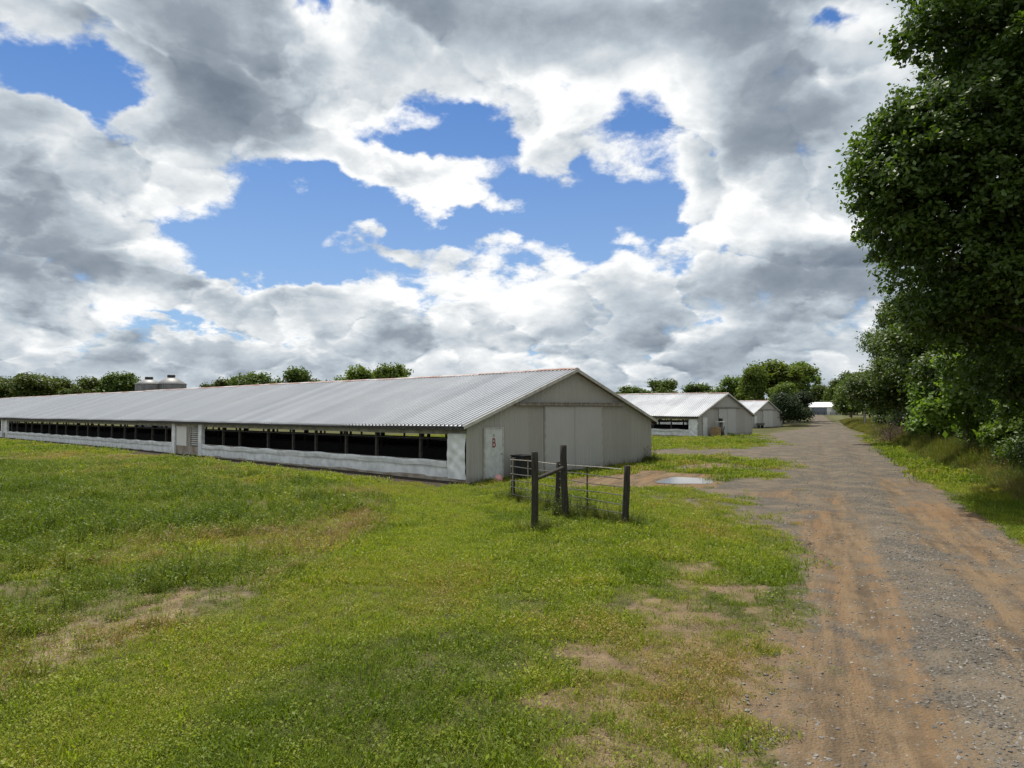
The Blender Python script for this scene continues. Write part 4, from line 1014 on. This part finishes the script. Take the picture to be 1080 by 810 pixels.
def leaves3(seed, n, rad, z0, z1, size, tilt=0.5):
    """n small round-ish leaves on short stalks (clover, plantain): two triangles each"""
    r = np.random.default_rng(seed); a = r.random(n)*6.283; q = np.sqrt(r.random(n))*rad
    p = np.stack([np.cos(a)*q, np.sin(a)*q, r.uniform(z0, z1, n)], 1)
    nr = np.stack([r.normal(0, tilt, n), r.normal(0, tilt, n), np.ones(n)], 1); nr /= np.linalg.norm(nr, axis=1, keepdims=True)
    t = np.cross(nr, r.normal(0, 1, (n, 3))); t /= np.linalg.norm(t, axis=1, keepdims=True); b_ = np.cross(nr, t); s = (size*r.uniform(0.6, 1.4, n))[:, None]
    v = np.stack([p-t*s, p+b_*s*0.6, p+t*s, p-b_*s*0.6], 1).reshape(-1, 3); b0 = np.arange(n)[:, None]*4
    return v, np.concatenate([b0+np.array([0, 1, 2]), b0+np.array([0, 2, 3])]), np.repeat(0.3+0.7*r.random(n), 4)
def tuft(name, parts, mat):
    off = 0; V, F_, R_ = [], [], []
    for v, f, rn in parts: V.append(v); F_.append(f+off); R_.append(rn); off += len(v)
    me = mesh_np(name, np.concatenate(V), np.concatenate(F_), 3)
    at = me.attributes.new('rnd', 'FLOAT', 'POINT'); at.data.foreach_set('value', np.concatenate(R_).astype(np.float32))
    me.materials.append(mat); return me
def scatter(name, meshes, pts, scale, tint, idx, tilt=0.12, label=None):
    """one stuff object: meshes instanced on points by geometry nodes"""
    coll = bpy.data.collections.new(name+'_kinds')
    for i, me in enumerate(meshes):
        coll.objects.link(bpy.data.objects.new('%s_kind_%02d' % (name, i), me))
    n = len(pts); r = np.random.default_rng(n)
    pm = bpy.data.meshes.new(name); pm.vertices.add(n); pm.vertices.foreach_set('co', pts.astype(np.float32).ravel())
    for an, ty, val in (('scl', 'FLOAT', scale), ('tint', 'FLOAT', tint)):
        pm.attributes.new(an, ty, 'POINT').data.foreach_set('value', np.asarray(val, np.float32))
    pm.attributes.new('idx', 'INT', 'POINT').data.foreach_set('value', np.asarray(idx, np.int32))
    rot = np.stack([r.normal(0, tilt, n), r.normal(0, tilt, n), r.random(n)*6.283], 1).astype(np.float32)
    pm.attributes.new('rot', 'FLOAT_VECTOR', 'POINT').data.foreach_set('vector', rot.ravel())
    o = link(name, pm); tag(o, kind='stuff')
    g = bpy.data.node_groups.new(name, 'GeometryNodeTree')
    g.interface.new_socket('Geometry', in_out='INPUT', socket_type='NodeSocketGeometry'); g.interface.new_socket('Geometry', in_out='OUTPUT', socket_type='NodeSocketGeometry')
    N = g.nodes.new; gi = N('NodeGroupInput'); go = N('NodeGroupOutput'); ip = N('GeometryNodeInstanceOnPoints'); ci = N('GeometryNodeCollectionInfo')
    ci.inputs[0].default_value = coll; ci.inputs['Separate Children'].default_value = True; ci.inputs['Reset Children'].default_value = True
    def att(nm, ty):
        a = N('GeometryNodeInputNamedAttribute'); a.data_type = ty; a.inputs[0].default_value = nm; return a.outputs[0]
    g.links.new(gi.outputs[0], ip.inputs['Points']); g.links.new(ci.outputs[0], ip.inputs['Instance']); ip.inputs['Pick Instance'].default_value = True
    g.links.new(att('idx', 'INT'), ip.inputs['Instance Index']); g.links.new(att('scl', 'FLOAT'), ip.inputs['Scale'])
    er = N('FunctionNodeEulerToRotation'); g.links.new(att('rot', 'FLOAT_VECTOR'), er.inputs[0]); g.links.new(er.outputs[0], ip.inputs['Rotation'])
    g.links.new(ip.outputs[0], go.inputs[0])
    md = o.modifiers.new('scatter', 'NODES'); md.node_group = g
    return o
def sample(n, y0, y1, seed, pad=3.0, k=0.80):
    """points over the ground the picture can see (and a little beside it), denser close by"""
    r = np.random.default_rng(seed)
    Y = y0*(y1/y0)**r.random(n); X = (r.random(n)*2-1)*(k*Y+pad)
    return X, Y, r
def place(X, Y, dz=0.0): return np.stack([X, Y, land(X, Y)+dz], 1)

# mown turf ----------------------------------------------------------------
turf = [tuft('turf', [blades(1, 62, 0.14, 0.03, 0.095, 0.0055, 1.3), leaves3(2, 7, 0.13, 0.015, 0.05, 0.010)], M['blade']),
        tuft('turf', [blades(3, 52, 0.15, 0.03, 0.12, 0.0065, 1.4), leaves3(4, 4, 0.12, 0.02, 0.06, 0.012)], M['blade']),
        tuft('turf', [blades(5, 34, 0.14, 0.03, 0.08, 0.006, 1.2), leaves3(6, 26, 0.13, 0.02, 0.07, 0.012)], M['blade']),
        tuft('turf', [blades(7, 70, 0.24, 0.04, 0.11, 0.011, 1.3), leaves3(8, 14, 0.24, 0.02, 0.07, 0.018)], M['blade']),
        tuft('turf', [blades(9, 60, 0.26, 0.05, 0.14, 0.012, 1.3), leaves3(10, 8, 0.24, 0.03, 0.08, 0.018)], M['blade']),
        tuft('turf', [blades(11, 90, 0.6, 0.06, 0.16, 0.028, 1.2), leaves3(12, 26, 0.6, 0.03, 0.1, 0.03)], M['blade'])]
def turf_mask(F, X, Y):
    cover = (1-np.clip(F['gravel']*1.06, 0, 1))*(1-np.clip(F['dirt']*1.3, 0, 1))*(1-0.70*F['bare'])*(1-0.7*F['weed'])*(1-0.9*F['wood'])*(1-F['shade_soil'])**2*(F['bd'] > 0.25)
    return cover
P, S_, T_, I_ = [], [], [], []
for (n, y0, y1, ids, seed, sc0) in ((34000, 4.6, 13.5, (0,1,2), 101, 1.0), (42000, 11, 30, (3,4,3), 102, 1.0), (22000, 26, 75, (5,5,5), 103, 1.0)):
    X, Y, r = sample(n, y0, y1, seed); F = fields(X, Y)
    keep = r.random(n) < turf_mask(F, X, Y)*(0.40+0.60*sstep(-0.16, 0.14, F['nz']+0.6*F['nb'])+0.4*np.exp(-((sdist(weed_poly, X, Y)-1.5)/1.2)**2))*np.where(Y > 26, 1.3, 1.0)
    # thin wisps that have come up through the gravel edge
    X, Y = X[keep], Y[keep]; F = {k: v[keep] for k, v in F.items()}; r2 = np.random.default_rng(seed+7)
    P.append(place(X, Y)); S_.append(sc0*r2.uniform(0.60, 1.25, len(X))**1.0*(1+0.5*(r2.random(len(X)) < 0.12))*(1-0.35*F['bare'])); I_.append(np.array(ids)[r2.integers(0, 3, len(X))])
    wdv = sdist(weed_poly, X, Y); swa = np.exp(-((wdv-1.5)/1.2)**2)*(Y < 34); T_.append(np.clip((1-0.75*swa)*(0.23+1.2*F['nb']+0.9*F['nz']+0.18*F['bare']+0.25*r2.normal(0, .5, len(X)))+swa*0.30, 0, 1)); S_[-1] = S_[-1]*(1-0.25*swa)
turf.append(tuft('turf', [blades(13, 40, 0.16, 0.012, 0.035, 0.006, 4.0, 0.3)], mat_blade('dead straw', (0.085,0.060,0.034), (0.19,0.140,0.078), (0.18,0.132,0.074), 0.2)))
X, Y, r = sample(26000, 4.6, 22, 104); F = fields(X, Y)
keep = r.random(len(X)) < (0.22+0.65*np.maximum(F['bare']*0.9, F['dry']))*(1-F['gravel'])*(1-np.clip(F['dirt'], 0, 1))
X, Y = X[keep], Y[keep]; P.append(place(X, Y)); S_.append(r.uniform(0.6, 1.3, len(X))); I_.append(np.full(len(X), 6)); T_.append(r.random(len(X)))
scatter('mown_grass', turf, np.concatenate(P), np.concatenate(S_), np.concatenate(T_), np.concatenate(I_))

# the uncut field on the left ----------------------------------------------
field = [tuft('field', [blades(21, 34, 0.16, 0.10, 0.30, 0.010, 0.9, 0.8), leaves3(22, 16, 0.16, 0.03, 0.16, 0.022)], M['weed']),
         tuft('field', [blades(23, 18, 0.12, 0.15, 0.42, 0.009, 0.8, 0.8), leaves3(24, 22, 0.15, 0.04, 0.26, 0.022)], M['weed']),
         tuft('field', [blades(25, 26, 0.20, 0.05, 0.16, 0.010, 1.3, 0.8), leaves3(26, 40, 0.20, 0.02, 0.10, 0.022)], M['weed']),
         tuft('field', [blades(27, 10, 0.07, 0.30, 0.55, 0.012, 0.5, 0.5), leaves3(28, 30, 0.12, 0.05, 0.46, 0.024, 0.8)], M['weed']),
         tuft('field', [blades(29, 70, 0.40, 0.10, 0.36, 0.020, 0.9, 0.8), leaves3(30, 22, 0.40, 0.04, 0.22, 0.026)], M['weed']),
         tuft('field', [blades(31, 16, 0.10, 0.18, 0.45, 0.005, 0.7, 0.6)], M['verge'])]
P, S_, T_, I_ = [], [], [], []
for (n, y0, y1, ids, seed) in ((30000, 5, 17, (0,1,2,2,3,5), 111), (26000, 15, 34, (0,1,2,4,3,4), 112), (12000, 30, 75, (4,4,4,4,4,4), 113)):
    X, Y, r = sample(n, y0, y1, seed, 5.0); F = fields(X, Y)
    keep = r.random(n) < np.maximum(F['weed']*(0.42+0.60*sstep(-0.12, 0.12, F['nz']))*np.where(Y > 30, 1.4, 1.0), 0.10*sstep(0.08, 0.2, F['nz'])*turf_mask(F, X, Y)*(Y < 34))*(1-0.30*F['dry'])*(1-0.85*F['bare'])*(F['bd'] > 0.5)*(1-F['shade_soil'])**2
    X, Y = X[keep], Y[keep]; F = {k: v[keep] for k, v in F.items()}; r2 = np.random.default_rng(seed+7)
    ix = np.array(ids)[r2.integers(0, 6, len(X))]
    P.append(place(X, Y)); S_.append(r2.uniform(0.55, 1.2, len(X))*(0.5+0.5*F['weed'])*(1-0.42*F['dry'])*(0.74+1.3*np.clip(F['nz']+0.15, -0.2, 0.5))); I_.append(ix)
    T_.append(np.clip(0.16+0.9*F['nb']+0.7*F['dry']+0.2*r2.normal(0, .6, len(X))+0.3*(ix == 5), 0, 1))
scatter('field_weeds', field, np.concatenate(P), np.concatenate(S_), np.concatenate(T_), np.concatenate(I_))

# long grass on the right verge and round the posts --------------------------
tallw = tuft('verge', [blades(51, 26, 0.16, 0.5, 1.15, 0.012, 0.45, 0.6), leaves3(52, 60, 0.22, 0.1, 1.0, 0.032, 0.9)], mat_blade('tall weed', (0.045,0.070,0.014), (0.100,0.130,0.028), (0.16,0.11,0.06), 0.30))
verge = [tuft('verge', [blades(41, 44, 0.22, 0.25, 0.70, 0.012, 0.9, 0.9)], M['verge']),
         tuft('verge', [blades(43, 30, 0.20, 0.18, 0.50, 0.012, 1.0, 0.9), leaves3(44, 30, 0.22, 0.05, 0.40, 0.035)], M['verge']),
         tuft('verge', [blades(45, 20, 0.18, 0.35, 0.85, 0.008, 0.7, 0.8), leaves3(46, 14, 0.2, 0.05, 0.5, 0.03)], M['verge']),
         tuft('verge', [blades(47, 90, 0.55, 0.3, 0.95, 0.022, 0.8, 0.9), leaves3(48, 26, 0.5, 0.05, 0.5, 0.045)], M['verge']), tallw]
P, S_, T_, I_ = [], [], [], []
for (n, y0, y1, ids, seed) in ((15000, 9, 36, (0,1,2), 121), (11000, 30, 150, (3,3,3), 122)):
    r = np.random.default_rng(seed); Y = y0*(y1/y0)**r.random(n); u = ROAD_W+1.3+r.random(n)**1.1*8.0
    X = u-road_u(0*Y, Y); F = fields(X, Y)
    keep = r.random(n) < F['verge']*(1-0.6*F['wood'])*sstep(ROAD_W+1.2, ROAD_W+2.8, u+F['nz'])
    X, Y, u = X[keep], Y[keep], u[keep]; r2 = np.random.default_rng(seed+7)
    P.append(place(X, Y)); S_.append(r2.uniform(0.55, 1.15, len(X))*(0.55+0.75*sstep(ROAD_W+1.6, ROAD_W+3.6, u))); ii = np.array(ids)[r2.integers(0, 3, len(X))]; I_.append(np.where((r2.random(len(X)) < 0.16) & (u > ROAD_W+3.0) & (Y < 60), 4, ii))
    nb = fbm(X+50, Y, 0.35, 4)-0.5; T_.append(np.clip(0.36+1.3*nb+0.25*r2.normal(0, .7, len(X)), 0, 1))
r = np.random.default_rng(140); Y = r.uniform(-1, 12, 5000); u = ROAD_W+0.5+r.random(5000)*9; X = u-road_u(0*Y, Y); F = fields(X, Y)
keep = r.random(5000) < sstep(ROAD_W+0.4, ROAD_W+1.4, u+F['nz'])
X, Y, u = X[keep], Y[keep], u[keep]; P.append(place(X, Y)); S_.append(r.uniform(0.3, 0.6, len(X))*(0.5+0.7*sstep(ROAD_W+1.2, ROAD_W+3.5, u))); I_.append(r.integers(0, 3, len(X))); T_.append(np.clip(0.3+0.3*r.normal(0, 1, len(X)), 0, 1))
ex = []
r = np.random.default_rng(9)
for (x, y) in ends+[(0.53,15.95),(1.39,17.7),(1.96,17.87)]:
    for k in range(22): ex.append((x+r.normal(0, .25), y+r.normal(0, .25), 0.65))
for k in range(150):
    f = r.random(); ex.append((0.2+f*2.5+r.normal(0, .15), 21-f*4.4+r.normal(0, .2), 0.55))
cx, cy = local_pt(BARN1, BW+0.1, -0.3)
for k in range(60): ex.append((cx+r.normal(-.4, .45), cy+r.normal(-.3, .45), 0.8))
for k in range(260):
    a, t = r.uniform(0.2, BW), r.uniform(-0.6, -0.15)
    if not 4.0 < a < 9.6: q = local_pt(BARN1, a, t); ex.append((q[0], q[1], 0.32))
ex = np.array(ex); P.append(place(ex[:,0], ex[:,1])); S_.append(ex[:,2]*r.uniform(0.5, 1.2, len(ex))); T_.append(r.random(len(ex))*0.3); I_.append(np.where(r.random(len(ex)) < 0.18, 4, r.integers(0, 2, len(ex))))
scatter('long_grass', verge, np.concatenate(P), np.concatenate(S_), np.concatenate(T_), np.concatenate(I_))

# loose stones on the road ---------------------------------------------------
M['stone'] = simple('crushed stone', (0.34,0.33,0.305), 0.85, 0, 0.4, 9, 0.2, 40)
m, h, b, out = material('loose stone'); oi = h.node('ShaderNodeObjectInfo')
h.put(b.inputs['Base Color'], h.mix(oi.outputs['Random'], rgb(0.06,0.055,0.048), rgb(0.22,0.207,0.185))); b.inputs['Roughness'].default_value = 0.85
def rock(seed):
    bm = bmesh.new(); bmesh.ops.create_icosphere(bm, subdivisions=1, radius=1.0); rr = np.random.default_rng(seed)
    for v in bm.verts: v.co = Vector((v.co.x*1.15, v.co.y*0.85, v.co.z*0.6))*rr.uniform(0.7, 1.2)
    me = bpy.data.meshes.new('stone'); bm.to_mesh(me); bm.free(); me.materials.append(m); return me
rocks = [rock(i) for i in range(5)]
P, S_ = [], []
for (n, y0, y1, s0, s1, seed) in ((36000, 4.2, 16, 0.005, 0.026, 131), (9000, 12, 40, 0.012, 0.035, 132)):
    r = np.random.default_rng(seed); Y = y0*(y1/y0)**r.random(n); u = -0.7+r.random(n)*(ROAD_W+1.4); X = u-road_u(0*Y, Y); F = fields(X, Y)
    w = 0.22+0.9*np.exp(-((u-1.9)/0.55)**2)+0.35*np.exp(-((u+0.1)/0.4)**2)+0.4*np.exp(-((u-4.3)/0.5)**2)
    keep = r.random(n) < w*(0.35+1.3*fbm(X, Y, 1.3, 3)**2)*1.1
    X, Y = X[keep], Y[keep]; P.append(place(X, Y, 0.008)); S_.append(s0+(s1-s0)*r.random(len(X))**3.0)
P = np.concatenate(P); S_ = np.concatenate(S_)
scatter('loose_stones', rocks, P, S_, S_*0, np.random.default_rng(1).integers(0, 5, len(P)), 0.3)
